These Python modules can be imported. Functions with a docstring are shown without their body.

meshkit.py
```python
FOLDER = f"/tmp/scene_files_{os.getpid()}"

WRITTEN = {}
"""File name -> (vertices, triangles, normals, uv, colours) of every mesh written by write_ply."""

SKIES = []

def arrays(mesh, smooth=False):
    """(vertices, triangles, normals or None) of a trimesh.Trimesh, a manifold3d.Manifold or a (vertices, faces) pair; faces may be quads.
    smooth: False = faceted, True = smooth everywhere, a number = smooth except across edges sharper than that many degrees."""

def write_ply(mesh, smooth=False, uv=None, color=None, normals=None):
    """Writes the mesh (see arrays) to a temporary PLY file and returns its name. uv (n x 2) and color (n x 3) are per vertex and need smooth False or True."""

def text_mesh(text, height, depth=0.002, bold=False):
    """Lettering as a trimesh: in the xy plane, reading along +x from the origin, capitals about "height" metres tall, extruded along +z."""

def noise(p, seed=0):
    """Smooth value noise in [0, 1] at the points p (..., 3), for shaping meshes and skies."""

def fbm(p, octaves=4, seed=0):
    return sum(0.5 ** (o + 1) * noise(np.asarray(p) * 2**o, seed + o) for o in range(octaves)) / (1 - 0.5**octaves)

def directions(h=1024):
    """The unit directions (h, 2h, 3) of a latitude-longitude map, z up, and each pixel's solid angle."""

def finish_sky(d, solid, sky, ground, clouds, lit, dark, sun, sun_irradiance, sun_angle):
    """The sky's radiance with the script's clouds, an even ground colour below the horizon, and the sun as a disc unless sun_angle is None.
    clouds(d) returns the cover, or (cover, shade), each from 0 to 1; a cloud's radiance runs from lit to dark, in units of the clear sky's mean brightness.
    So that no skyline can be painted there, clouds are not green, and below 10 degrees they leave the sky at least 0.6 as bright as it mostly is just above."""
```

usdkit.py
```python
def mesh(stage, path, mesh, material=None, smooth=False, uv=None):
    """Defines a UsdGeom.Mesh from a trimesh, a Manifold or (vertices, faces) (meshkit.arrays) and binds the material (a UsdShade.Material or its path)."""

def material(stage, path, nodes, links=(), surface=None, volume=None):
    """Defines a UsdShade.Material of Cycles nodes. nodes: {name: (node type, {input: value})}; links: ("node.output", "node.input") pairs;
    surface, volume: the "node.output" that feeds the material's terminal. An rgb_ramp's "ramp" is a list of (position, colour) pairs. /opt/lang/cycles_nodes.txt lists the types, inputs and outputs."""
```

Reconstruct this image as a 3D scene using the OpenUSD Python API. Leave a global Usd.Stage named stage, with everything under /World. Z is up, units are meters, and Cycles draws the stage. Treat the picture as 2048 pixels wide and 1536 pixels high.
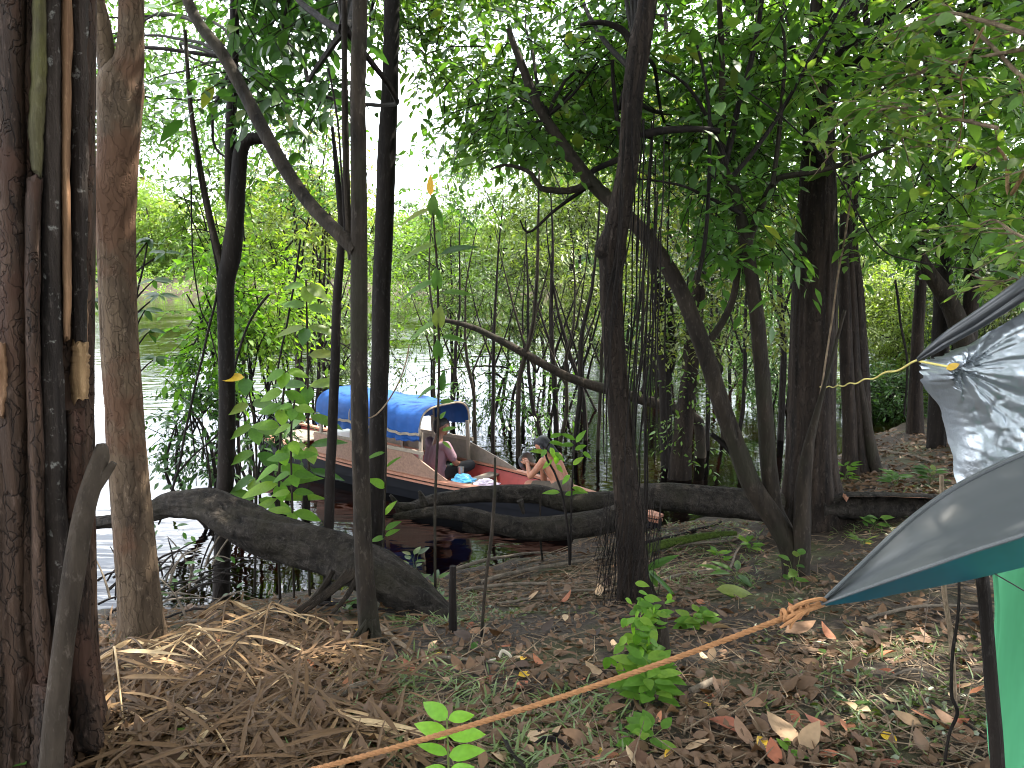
import math, random
import numpy as np, trimesh, manifold3d as m3
import usdkit, meshkit
from pxr import Usd, UsdGeom, UsdLux, UsdShade, Gf, Sdf, Vt
from scipy.interpolate import RBFInterpolator, PchipInterpolator
from scipy.ndimage import map_coordinates

stage = Usd.Stage.CreateInMemory()
UsdGeom.SetStageUpAxis(stage, 'Z'); UsdGeom.SetStageMetersPerUnit(stage, 1.0)
UsdGeom.Xform.Define(stage, '/World'); UsdGeom.Scope.Define(stage, '/World/Looks')

# ------------------------------------------------------------------ camera, sky, sun
F, PITCH, CAMZ = 1537.0, math.radians(8.6), 2.75
cam = UsdGeom.Camera.Define(stage, '/World/camera')
cam.CreateHorizontalApertureAttr(36.0); cam.CreateVerticalApertureAttr(27.0)
cam.CreateFocalLengthAttr(36.0 * F / 2048.0)
cam.CreateClippingRangeAttr(Gf.Vec2f(0.05, 2000))
cam.CreateExposureAttr(2.35)
ct = UsdGeom.Xformable(cam)
ct.AddTranslateOp().Set(Gf.Vec3d(0, 0, CAMZ)); ct.AddRotateXOp().Set(90 - math.degrees(PITCH))

SUN_EL, SUN_AZ = math.radians(58), math.radians(62)           # high, ahead and to the right
sd = np.array([math.sin(SUN_AZ) * math.cos(SUN_EL), math.cos(SUN_AZ) * math.cos(SUN_EL), math.sin(SUN_EL)])
sky_mat = usdkit.material(stage, '/World/Looks/sky_air', {
    'tc': ('texture_coordinate', {}), 'mp': ('mapping', {'scale': (1.0, 1.0, 2.2), 'location': (0.3, 0.1, 0.0)}),
    'sky': ('sky_texture', {'sky_type': 'single_scattering', 'sun_disc': False, 'sun_elevation': SUN_EL, 'sun_rotation': SUN_AZ, 'aerosol_density': 2.5}),
    'n': ('noise_texture', {'scale': 2.6, 'detail': 7.0, 'roughness': 0.58, 'distortion': 0.3}),
    'r': ('rgb_ramp', {'ramp': [(0.0, (0.15,) * 3), (0.48, (0.32,) * 3), (0.62, (1, 1, 1)), (1, (1, 1, 1))]}),
    'm': ('mix', {'color2': (19.0, 19.6, 20.4)}), 'bg': ('background_shader', {'strength': 0.1})},
    [('tc.generated', 'mp.vector'), ('mp.vector', 'n.vector'), ('n.fac', 'r.fac'), ('r.color', 'm.fac'), ('sky.color', 'm.color1'), ('m.color', 'bg.color')], surface='bg.background')
dome = UsdLux.DomeLight.Define(stage, '/World/sky'); dome.CreateIntensityAttr(1.0)
UsdShade.MaterialBindingAPI.Apply(dome.GetPrim()).Bind(sky_mat)
for k, v in (('label', 'bright hazy white sky with patches of blue between clouds'), ('category', 'sky'), ('kind', 'structure')): dome.GetPrim().SetCustomDataByKey(k, v)
sun = UsdLux.DistantLight.Define(stage, '/World/sun'); sun.CreateIntensityAttr(1.25); sun.CreateAngleAttr(0.5)
sun.CreateNormalizeAttr(True); sun.CreateColorAttr(Gf.Vec3f(1.0, 0.93, 0.80))
_q = Gf.Rotation(Gf.Vec3d(0, 0, 1), Gf.Vec3d(*map(float, sd))).GetQuat()
UsdGeom.Xformable(sun).AddOrientOp().Set(Gf.Quatf(_q))

# ------------------------------------------------------------------ helpers
CAM = np.array([0, 0, CAMZ])
FW, UPV = np.array([0, math.cos(PITCH), -math.sin(PITCH)]), np.array([0, math.sin(PITCH), math.cos(PITCH)])
def ray(px, py):
    px, py = np.asarray(px, float), np.asarray(py, float)
    d = ((px - 1024) / F)[..., None] * np.array([1.0, 0, 0]) + FW + ((768 - py) / F)[..., None] * UPV
    return d / d[..., 1:2]
def at(px, py, Y): return CAM + ray(px, py) * np.asarray(Y, float)[..., None]
def plane(px, py, z):
    d = ray(px, py); return CAM + d * ((z - CAMZ) / d[..., 2])[..., None]
def project(P):
    q = np.asarray(P) - CAM; dep = q @ FW
    return 1024 + q[..., 0] / dep * F, 768 - (q @ UPV) / dep * F, dep

used = {}
def numbered(path):
    n = used.get(path, -1) + 1; used[path] = n
    return path if n == 0 else f'{path}_{n:03d}'
def tag(prim, label=None, cat=None, group=None, kind=None):
    p = prim.GetPrim()
    for k, v in (('label', label), ('category', cat), ('group', group), ('kind', kind)):
        if v: p.SetCustomDataByKey(k, v)
    return p
def obj(name, mesh, mat, parent='/World', smooth=False, loc=None):
    v, f = mesh
    if loc is not None: v = v - np.asarray(loc)
    return usdkit.mesh(stage, numbered(f'{parent}/{name}'), (v, f), mat, smooth=smooth)
class Thing:
    def __init__(s, name, label, cat, loc=(0, 0, 0), group=None, kind=None):
        s.path = numbered('/World/' + name); s.loc = np.asarray(loc, float)
        x = UsdGeom.Xform.Define(stage, s.path); x.AddTranslateOp().Set(Gf.Vec3d(*map(float, s.loc)))
        s.prim = tag(x, label, cat, group, kind)
    def add(s, name, mesh, mat, smooth=40, label=None, kind=None, under=None):
        o = obj(name, mesh, mat, under or s.path, smooth, s.loc)
        tag(o, label, None, None, kind); return str(o.GetPath())
def copy_of(proto, name, label, cat, loc, rot=(0, 0, 0), scale=1.0, group=None):
    x = UsdGeom.Xform.Define(stage, numbered('/World/' + name))
    x.AddTranslateOp().Set(Gf.Vec3d(*map(float, loc))); x.AddRotateZYXOp().Set(Gf.Vec3f(*map(float, rot))) if False else x.AddRotateXYZOp().Set(Gf.Vec3f(*map(float, rot)))
    x.AddScaleOp().Set(Gf.Vec3f(*np.broadcast_to(scale, 3).astype(float).tolist()))
    x.GetPrim().GetReferences().AddInternalReference(proto); x.GetPrim().SetInstanceable(True)
    tag(x, label, cat, group); return x

def join(parts):
    V, Fc, n = [], [], 0
    for v, f in parts:
        V.append(np.asarray(v, float)); Fc.append(np.asarray(f, int) + n); n += len(v)
    return np.vstack(V), np.vstack(Fc)
def box(c, s, R=None):
    m = trimesh.creation.box(s); v = np.array(m.vertices)
    if R is not None: v = v @ np.asarray(R).T
    return v + np.asarray(c), np.array(m.faces)
def ell(c, s, n=2): m = trimesh.creation.icosphere(n, 1.0); return np.array(m.vertices) * np.asarray(s) + np.asarray(c), np.array(m.faces)
def man(m):
    q = m.to_mesh(); return np.array(q.vert_properties[:, :3], float), np.array(q.tri_verts, int)
def frames(P):
    t = np.gradient(P, axis=0); t /= np.linalg.norm(t, axis=1, keepdims=True) + 1e-12
    a = np.empty_like(t); ref = np.array([1.0, 0, 0]) if abs(t[0, 0]) < 0.8 else np.array([0, 1.0, 0])
    for i in range(len(t)):
        a[i] = ref - (ref @ t[i]) * t[i]; a[i] /= np.linalg.norm(a[i]) + 1e-12; ref = a[i]
    return t, a, np.cross(t, a)
def smoothpath(pts, rad, step):
    pts = np.asarray(pts, float); rad = np.asarray(rad, float)
    s = np.concatenate([[0], np.cumsum(np.linalg.norm(np.diff(pts, axis=0), axis=1))])
    n = max(3, int(s[-1] / step) + 1); u = np.linspace(0, s[-1], n)
    if len(pts) < 3: return np.stack([np.interp(u, s, pts[:, k]) for k in range(3)], 1), np.interp(u, s, rad), u
    return np.stack([PchipInterpolator(s, pts[:, k])(u) for k in range(3)], 1), PchipInterpolator(s, rad)(u), u
def tube(pts, rad, sides=8, step=0.05, amp=0.0, kth=2.0, kz=2.0, seed=0, ridge=0.0, wob=0.0, lobes=0, lobe_amp=None, twist=0.0):
    """A tapered, knobbly limb: amp = soft relief, ridge = sharp lengthwise fissures, as parts of the radius."""
    P, r, u = smoothpath(pts, rad, step)
    if wob: P = P + (np.stack([meshkit.fbm(np.stack([u * 1.3 + 7 * k, u * 0 + seed, u * 0], 1), 3, seed + k) for k in range(3)], 1) - 0.5) * wob
    t, a, b = frames(P); th = np.arange(sides) * 2 * np.pi / sides
    c, s_ = np.cos(th), np.sin(th)
    R = np.repeat(r[:, None], sides, 1)
    if amp or ridge:
        uu = np.repeat(u[:, None], sides, 1)
        q = np.stack([np.broadcast_to(c * kth, R.shape), np.broadcast_to(s_ * kth, R.shape), uu * kz], -1)
        R = R * (1 + amp * 2 * (meshkit.fbm(q, 4, seed) - 0.5))
        if ridge:
            q2 = np.stack([np.broadcast_to(c * kth * 2.5, R.shape), np.broadcast_to(s_ * kth * 2.5, R.shape), uu * kz * 0.35], -1)
            n = np.abs(meshkit.fbm(q2, 3, seed + 9) * 2 - 1)
            R = R * (1 - ridge * np.clip(1 - n * 5, 0, 1))
    if lobes:
        la = np.asarray(lobe_amp(u) if callable(lobe_amp) else lobe_amp)
        R = R * (1 + (la * np.ones_like(u))[:, None] * np.maximum(np.cos(th[None] * lobes + seed + twist * u[:, None]), -0.3))
    V = P[:, None] + R[..., None] * (c[None, :, None] * a[:, None] + s_[None, :, None] * b[:, None])
    n = len(P); i, j = np.meshgrid(np.arange(n - 1), np.arange(sides), indexing='ij')
    q = np.stack([i * sides + j, i * sides + (j + 1) % sides, (i + 1) * sides + (j + 1) % sides, (i + 1) * sides + j], -1).reshape(-1, 4)
    V = np.vstack([V.reshape(-1, 3), P[:1], P[-1:]]); k = np.arange(sides)
    cap0 = np.stack([np.full(sides, n * sides), (k + 1) % sides, k], 1)
    cap1 = np.stack([np.full(sides, n * sides + 1), (n - 1) * sides + k, (n - 1) * sides + (k + 1) % sides], 1)
    return V, np.vstack([q[:, [0, 1, 2]], q[:, [0, 2, 3]], cap0, cap1])
def ppath(path, Y):
    """A limb drawn as (pixel x, pixel y, pixel width), at depth Y (one number, or one per point)."""
    p = np.asarray(path, float); Y = np.broadcast_to(np.asarray(Y, float), (len(p),))
    return at(p[:, 0], p[:, 1], Y), p[:, 2] * Y / F / 2
def ptube(path, Y, **k):
    P, r = ppath(path, Y); return tube(P, r, **k)

# ------------------------------------------------------------------ leaves
def leaf(L=1.0, W=0.4, n=4, fold=0.18, curl=0.15, tip=0.75):
    """Base at the origin, along +x, upper side +z; n spans, folded along the midrib."""
    t = np.linspace(0, 1, n + 1); w = W / 2 * np.sin(np.pi * np.clip(t, 0, 1) ** tip) ** 0.85
    z = -curl * t ** 2
    V = [(0, 0, 0)]; 
    for i in range(1, n): V += [(t[i], -w[i], z[i] + fold * w[i]), (t[i], 0, z[i]), (t[i], w[i], z[i] + fold * w[i])]
    V.append((1, 0, z[-1])); f = [(0, 1, 2), (0, 2, 3)]
    for i in range(n - 2):
        a, b = 1 + 3 * i, 4 + 3 * i
        f += [(a, b, b + 1), (a, b + 1, a + 1), (a + 1, b + 1, b + 2), (a + 1, b + 2, a + 2)]
    a, e = 1 + 3 * (n - 2), len(V) - 1
    f += [(a, e, a + 1), (a + 1, e, a + 2)]
    return np.array(V, float) * L, np.array(f)
LEAF2 = leaf(W=0.38, n=2, tip=0.85); LEAF3 = leaf(W=0.42, n=3); LEAF5 = leaf(W=0.42, n=5); LEAF_BROAD = leaf(W=0.55, n=5, fold=0.12); LEAF_SLIM = leaf(W=0.26, n=3, tip=0.8)
LEAF7 = leaf(W=0.40, n=7, fold=0.2, curl=0.18)
def unit(v): return v / (np.linalg.norm(v, axis=-1, keepdims=True) + 1e-12)
def leafmats(pos, d, up, size):
    x = unit(d); y = unit(np.cross(up, x)); z = np.cross(x, y); s = np.asarray(size)[..., None]
    M = np.zeros(pos.shape[:-1] + (3, 4)); M[..., 0] = x * s; M[..., 1] = y * s; M[..., 2] = z * s; M[..., 3] = pos
    return M
def stamp(T, M):
    v, f = T; M = M.reshape(-1, 3, 4)
    V = np.einsum('nij,vj->nvi', M[:, :, :3], v) + M[:, None, :, 3]
    Fc = f[None] + (np.arange(len(M)) * len(v))[:, None, None]
    return V.reshape(-1, 3), Fc.reshape(-1, 3)
def sprays(rng, org, dirs, tl, nl, size, droop=0.35, spread=0.9):
    """Twigs with leaves in two rows. Returns leaf matrices and the twig mesh."""
    N = len(org); dirs = unit(dirs); tl = np.broadcast_to(tl, (N,))
    side = unit(np.cross(dirs, np.array([0, 0, 1.0]) + rng.normal(0, 0.35, (N, 3))))
    t = (np.arange(nl) + 0.7) / nl
    def pos(t): return org[:, None] + dirs[:, None] * (tl[:, None] * t)[..., None] + np.array([0, 0, -1.0]) * (droop * tl[:, None] * t ** 2)[..., None]
    p = pos(t[None])
    sg = np.where(np.arange(nl) % 2 == 0, 1.0, -1.0)[None, :, None]
    d = dirs[:, None] * 0.55 + side[:, None] * sg * spread + rng.normal(0, 0.28, (N, nl, 3)) + np.array([0, 0, -droop * 0.9])
    d[:, -1] = dirs + rng.normal(0, 0.2, (N, 3)) + np.array([0, 0, -droop])
    up = np.array([0, 0, 1.0]) + rng.normal(0, 0.42, (N, nl, 3))
    s = size * np.exp(rng.normal(0, 0.25, (N, nl)))
    P = pos(np.array([[0, 0.5, 1.0]])); r = (0.0035 + 0.004 * tl)[:, None, None, None] * np.array([1, 0.7, 0.3])[None, :, None, None]
    a = unit(np.cross(dirs, side)); ang = np.arange(3) * 2.094
    V = P[:, :, None] + r * (np.cos(ang)[None, None, :, None] * side[:, None, None] + np.sin(ang)[None, None, :, None] * a[:, None, None])
    fs = []
    for i in range(2):
        for j in range(3):
            k = (j + 1) % 3; fs += [(i * 3 + j, i * 3 + k, i * 3 + 3 + k), (i * 3 + j, i * 3 + 3 + k, i * 3 + 3 + j)]
    tw = (V.reshape(-1, 3), (np.array(fs)[None] + (np.arange(N) * 9)[:, None, None]).reshape(-1, 3))
    return leafmats(p, d, up, s).reshape(-1, 3, 4), tw
def inregion(rng, n, rect, depth, clump=0.8, thresh=0.42, seed=0, soft=None):
    """Points in the volume behind a part of the view, kept where a clumpy 3D noise is high."""
    x0, y0, x1, y1 = rect; out = []; got = 0
    while got < n:
        m = max(4 * n, 2000)
        px, py, Y = rng.uniform(x0, x1, m), rng.uniform(y0, y1, m), rng.uniform(depth[0], depth[1], m)
        P = at(px, py, Y); k = meshkit.fbm(P / clump, 3, seed) + rng.normal(0, 0.035, m) > thresh
        if soft is not None: k &= soft(px, py, P, rng)
        out.append(P[k]); got += k.sum()
    return np.vstack(out)[:n]
def foliage(th, M, T, mat, parts=0, Tbig=None, name='leaf', minpx=9.0):
    """The leaves that show largest become parts of their own, the others one mass."""
    if parts:
        px, py, dep = project(M[:, :, 3]); sz = np.linalg.norm(M[:, :, 0], axis=1) * F / np.maximum(dep, 0.1)
        ok = (px > -20) & (px < 2068) & (py > -20) & (py < 1556) & (sz > minpx)
        o = np.argsort(-np.where(ok, sz, 0))[:parts]; o = o[ok[o]]
        for i in o: th.add(name, stamp(Tbig or T, M[i:i + 1]), mat, smooth=True)
        M = np.delete(M, o, 0)
    if len(M): th.add('foliage', stamp(T, M), mat, smooth=True, kind='stuff')
# ------------------------------------------------------------------ materials
L = '/World/Looks/'
def leafmat(name, ramp, trans=0.42, tcol=(1.6, 1.65, 0.7), rough=0.42, spec=0.5):
    return usdkit.material(stage, L + name, {
        'g': ('geometry', {}), 'oi': ('object_info', {}), 'add': ('math', {'math_type': 'add'}), 'fr': ('math', {'math_type': 'fraction'}),
        'r': ('rgb_ramp', {'ramp': ramp}), 'n': ('noise_texture', {'scale': 60.0, 'detail': 2.0}), 'nr': ('map_range', {'to_min': 0.75, 'to_max': 1.25}), 'hv': ('hsv', {}),
        'tm': ('mix', {'mix_type': 'multiply', 'fac': 1.0, 'color2': tcol}), 'p': ('principled_bsdf', {'roughness': rough, 'specular_ior_level': spec}),
        't': ('translucent_bsdf', {}), 'mx': ('mix_closure', {'fac': trans})},
        [('g.random_per_island', 'add.value1'), ('oi.random', 'add.value2'), ('add.value', 'fr.value1'), ('fr.value', 'r.fac'), ('g.position', 'n.vector'), ('n.fac', 'nr.value'), ('nr.result', 'hv.value'),
         ('r.color', 'hv.color'), ('hv.color', 'p.base_color'), ('hv.color', 'tm.color1'), ('tm.color', 't.color'), ('p.BSDF', 'mx.closure1'), ('t.BSDF', 'mx.closure2')], surface='mx.closure')
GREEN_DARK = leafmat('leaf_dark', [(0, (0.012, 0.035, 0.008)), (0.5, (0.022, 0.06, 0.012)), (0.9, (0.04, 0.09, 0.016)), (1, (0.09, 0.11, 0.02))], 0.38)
GREEN_MID = leafmat('leaf_mid', [(0, (0.022, 0.06, 0.010)), (0.6, (0.045, 0.105, 0.016)), (0.93, (0.075, 0.14, 0.022)), (1, (0.16, 0.13, 0.03))], 0.45)
GREEN_BUSH = leafmat('leaf_bush', [(0, (0.028, 0.055, 0.014)), (0.5, (0.05, 0.09, 0.02)), (0.85, (0.085, 0.12, 0.026)), (0.97, (0.13, 0.13, 0.03)), (1, (0.16, 0.09, 0.03))], 0.45)
GREEN_BRIGHT = leafmat('leaf_bright', [(0, (0.055, 0.13, 0.014)), (0.6, (0.085, 0.185, 0.020)), (1, (0.14, 0.23, 0.028))], 0.58, rough=0.55, spec=0.28)
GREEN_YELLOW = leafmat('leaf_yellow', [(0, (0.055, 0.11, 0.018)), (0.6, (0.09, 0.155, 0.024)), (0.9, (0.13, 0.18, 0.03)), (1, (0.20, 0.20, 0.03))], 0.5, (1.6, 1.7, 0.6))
GREEN_FAR_HAZED = leafmat('leaf_far_hazed', [(0, (0.08, 0.13, 0.032)), (0.5, (0.13, 0.18, 0.045)), (1, (0.19, 0.21, 0.06))], 0.45)  # far leaves paled in the base colour, standing in for haze
GREEN_OVER = leafmat('leaf_overhang', [(0, (0.030, 0.075, 0.014)), (0.5, (0.055, 0.115, 0.022)), (0.85, (0.085, 0.155, 0.03)), (1, (0.14, 0.19, 0.04))], 0.48, rough=0.45)
GREEN_GLOSSY = leafmat('leaf_glossy', [(0, (0.025, 0.07, 0.014)), (0.45, (0.055, 0.125, 0.022)), (0.8, (0.085, 0.16, 0.03)), (1, (0.15, 0.18, 0.04))], 0.48, rough=0.42, spec=0.35)
LITTER = leafmat('leaf_litter', [(0, (0.016, 0.011, 0.008)), (0.28, (0.045, 0.026, 0.015)), (0.45, (0.10, 0.058, 0.032)), (0.58, (0.23, 0.145, 0.08)), (0.66, (0.08, 0.036, 0.019)), (0.78, (0.17, 0.068, 0.034)), (0.86, (0.34, 0.27, 0.18)), (0.92, (0.06, 0.07, 0.02)), (0.97, (0.45, 0.38, 0.27)), (1, (0.40, 0.28, 0.05))], 0.12, (1, .8, .5), 0.6, 0.22)
LEAF_YELLOWED = leafmat('leaf_yellowed', [(0, (0.50, 0.30, 0.02)), (1, (0.60, 0.40, 0.03))], 0.3, (1, .8, .4), 0.45)
STRAW = leafmat('straw', [(0, (0.028, 0.017, 0.010)), (0.30, (0.085, 0.050, 0.025)), (0.60, (0.185, 0.115, 0.056)), (0.85, (0.30, 0.20, 0.105)), (1, (0.42, 0.32, 0.19))], 0.15, (1, .85, .6), 0.65, 0.15)
GRASS = leafmat('grass_blade', [(0, (0.045, 0.075, 0.02)), (0.6, (0.085, 0.125, 0.035)), (1, (0.18, 0.20, 0.07))], 0.35)

def bark(name, dark, light, scale=9.0, zs=0.14, bump=0.6, moss=None, patch=None, rough=0.85, dist=0.03, patchscale=1.6, patchlo=0.5, cracks=0.0, cs=16.0):
    N = {'g': ('geometry', {}), 'mp': ('mapping', {'scale': (1, 1, zs)}), 'n': ('noise_texture', {'scale': scale, 'detail': 7.0, 'roughness': 0.62, 'distortion': 0.4}),
         'r': ('rgb_ramp', {'ramp': [(0.30, dark), (0.52, tuple(0.5 * (a + b) for a, b in zip(dark, light))), (0.72, light)]}),
         'n3': ('noise_texture', {'scale': 45.0, 'detail': 5.0, 'roughness': 0.7}), 'v': ('mapping', {'scale': (1, 1, 0.4)}),
         'sp': ('rgb_ramp', {'ramp': [(0.56, (0, 0, 0)), (0.72, (0.5, 0.5, 0.5))]}), 'lm': ('mix', {'color2': tuple(min(1, 1.7 * c + 0.03) for c in light)}),
         'ad': ('math', {'math_type': 'multiply_add', 'value2': 0.35}), 'b': ('bump', {'strength': bump, 'distance': dist}), 'p': ('principled_bsdf', {'roughness': rough, 'specular_ior_level': 0.12})}
    K = [('g.position', 'mp.vector'), ('mp.vector', 'n.vector'), ('n.fac', 'r.fac'), ('g.position', 'v.vector'), ('v.vector', 'n3.vector'), ('n3.fac', 'sp.fac'), ('sp.color', 'lm.fac'), ('r.color', 'lm.color1'),
         ('n3.fac', 'ad.value1'), ('n.fac', 'ad.value3'), ('ad.value', 'b.height'), ('b.normal', 'p.normal')]
    last = 'lm.color'
    if cracks:
        N.update({'cw': ('noise_texture', {'scale': 9.0, 'detail': 4.0}), 'cm': ('mix_vector', {'fac': 0.12}), 'cmap': ('mapping', {'scale': (1, 1, 0.11)}), 'cv': ('voronoi_texture', {'feature': 'distance_to_edge', 'scale': cs}),
                  'cr': ('rgb_ramp', {'ramp': [(0.0, (1 - cracks,) * 3), (0.02, (1 - cracks * .5,) * 3), (0.05, (1, 1, 1))]}), 'cx': ('mix', {'mix_type': 'multiply', 'fac': 1.0}), 'ca': ('mix_float', {'fac': 0.5}), 'cb': ('rgb_to_bw', {})})
        K += [('g.position', 'cw.vector'), ('g.position', 'cm.a'), ('cw.color', 'cm.b'), ('cm.result', 'cmap.vector'), ('cmap.vector', 'cv.vector'), ('cv.distance', 'cr.fac'), ('cr.color', 'cx.color2'), (last, 'cx.color1'), ('cr.color', 'cb.color'), ('cb.val', 'ca.a'), ('ad.value', 'ca.b')]
        K = [k for k in K if k != ('ad.value', 'b.height')] + [('ca.result', 'b.height')]; last = 'cx.color'
    for key, sp, sc, lo, hi in (('q', patch, patchscale, patchlo, patchlo + 0.08), ('m', moss, 2.2, 0.5, 0.66)):
        if sp:
            N[key + 'n'] = ('noise_texture', {'scale': sc, 'detail': 5.0, 'roughness': 0.65}); N[key + 'r'] = ('rgb_ramp', {'ramp': [(lo, (0, 0, 0)), (hi, (0.85,) * 3)]}); N[key + 'x'] = ('mix', {'color2': sp})
            K += [('g.position', key + 'n.vector'), (key + 'n.fac', key + 'r.fac'), (key + 'r.color', key + 'x.fac'), (last, key + 'x.color1')]; last = key + 'x.color'
    return usdkit.material(stage, L + name, N, K + [(last, 'p.base_color')], surface='p.BSDF')
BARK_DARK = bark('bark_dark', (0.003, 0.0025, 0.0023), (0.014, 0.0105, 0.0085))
BARK_BROWN = bark('bark_brown', (0.003, 0.0023, 0.002), (0.029, 0.020, 0.0145), 14, 0.09, bump=1.0, cracks=.5, cs=34)
BARK_GREY = bark('bark_grey', (0.005, 0.004, 0.0033), (0.032, 0.024, 0.017), 11, 0.22, bump=0.9, patch=(0.017, 0.0155, 0.010))
BARK_FORK = bark('bark_fork', (0.032, 0.022, 0.015), (0.115, 0.080, 0.052), 11, 0.16, bump=1.0, cracks=.30, cs=30, patch=(0.072, 0.038, 0.023), patchscale=1.3)
BARK_ROT = bark('bark_rot', (0.006, 0.004, 0.003), (0.056, 0.033, 0.022), 16, 0.07, bump=1.0, cracks=.5, cs=32, patch=(0.036, 0.018, 0.012), patchscale=2.0)
BARK_SMOOTH = bark('bark_smooth', (0.016, 0.012, 0.009), (0.050, 0.038, 0.028), 9, 0.25, bump=0.7)
BARK_LICHEN = bark('bark_lichen', (0.006, 0.005, 0.0045), (0.036, 0.027, 0.022), 14, 0.1, bump=0.9, patch=(0.17, 0.165, 0.15), patchscale=26, patchlo=0.6)
BARK_MOSSY = bark('bark_mossy', (0.016, 0.015, 0.009), (0.075, 0.066, 0.032), 14, 0.1, bump=1.0, moss=(0.070, 0.068, 0.016))
WOOD_PALE = bark('wood_pale', (0.075, 0.038, 0.020), (0.165, 0.096, 0.052), 22, 0.05, rough=0.7, bump=0.4)
WOOD_YELLOW = bark('wood_yellow', (0.09, 0.050, 0.024), (0.24, 0.155, 0.080), 22, 0.05, rough=0.7, bump=0.4)
BARK_LOG = bark('bark_log', (0.003, 0.0026, 0.0023), (0.040, 0.033, 0.027), 13, 1.0, bump=1.0, dist=0.06, moss=(0.022, 0.019, 0.012))
STICK = bark('stick_bark', (0.06, 0.042, 0.028), (0.20, 0.15, 0.10), 15, 1.0, bump=0.4)
STICK_GREY = bark('stick_grey', (0.05, 0.042, 0.034), (0.16, 0.13, 0.10), 15, 1.0, bump=0.4)
MOSS = bark('moss_green', (0.02, 0.035, 0.006), (0.07, 0.10, 0.015), 40, 1.0, bump=1.0)

def plain(name, col, rough=0.5, spec=0.5, metal=0.0, var=0.25, scale=12.0, bump=0.0, zs=1.0, extra=None):
    N = {'g': ('geometry', {}), 'mp': ('mapping', {'scale': (1, 1, zs)}), 'n': ('noise_texture', {'scale': scale, 'detail': 6.0, 'roughness': 0.62}), 'mr': ('map_range', {'to_min': 1 - var, 'to_max': 1 + var}), 'h': ('hsv', {'color': col}),
         'b': ('bump', {'strength': bump, 'distance': 0.01}), 'p': ('principled_bsdf', {'roughness': rough, 'specular_ior_level': spec, 'metallic': metal, **(extra or {})})}
    K = [('g.position', 'mp.vector'), ('mp.vector', 'n.vector'), ('n.fac', 'mr.value'), ('mr.result', 'h.value'), ('h.color', 'p.base_color')]
    if bump: K += [('n.fac', 'b.height'), ('b.normal', 'p.normal')]
    return usdkit.material(stage, L + name, N, K, surface='p.BSDF')
HULL_DARK = plain('hull_dark', (0.006, 0.0065, 0.009), 0.6, 0.12, scale=6, var=0.5)
HULL_RED = plain('hull_red', (0.26, 0.040, 0.033), 0.55, scale=9, var=0.45)
RAIL = plain('rail_wood', (0.27, 0.115, 0.07), 0.6, scale=20, var=0.4)
PLY = plain('plywood', (0.18, 0.10, 0.068), 0.7, scale=38, var=0.75, bump=0.2)
BOARD_GREY = plain('board_grey', (0.14, 0.115, 0.09), 0.75, scale=18, var=0.45)
POST_WOOD = plain('post_wood', (0.22, 0.18, 0.14), 0.75, scale=20, var=0.4)
TARP_BLUE = plain('tarp_blue', (0.012, 0.060, 0.22), 0.6, 0.15, scale=9, var=0.25, bump=0.6)
SKIN = plain('skin', (0.25, 0.105, 0.060), 0.5, 0.4, scale=10, var=0.10, extra={'subsurface_weight': 0.06, 'subsurface_scale': 0.01})
SKIN_DARK = plain('skin_dark', (0.13, 0.057, 0.035), 0.5, 0.4, scale=10, var=0.10)
HAIR = plain('hair_black', (0.010, 0.010, 0.012), 0.5, 0.25, scale=60, var=0.4, bump=0.3)
SHIRT = plain('shirt_mauve', (0.14, 0.088, 0.108), 0.85, 0.2, scale=14, var=0.2, bump=0.2)
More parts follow.
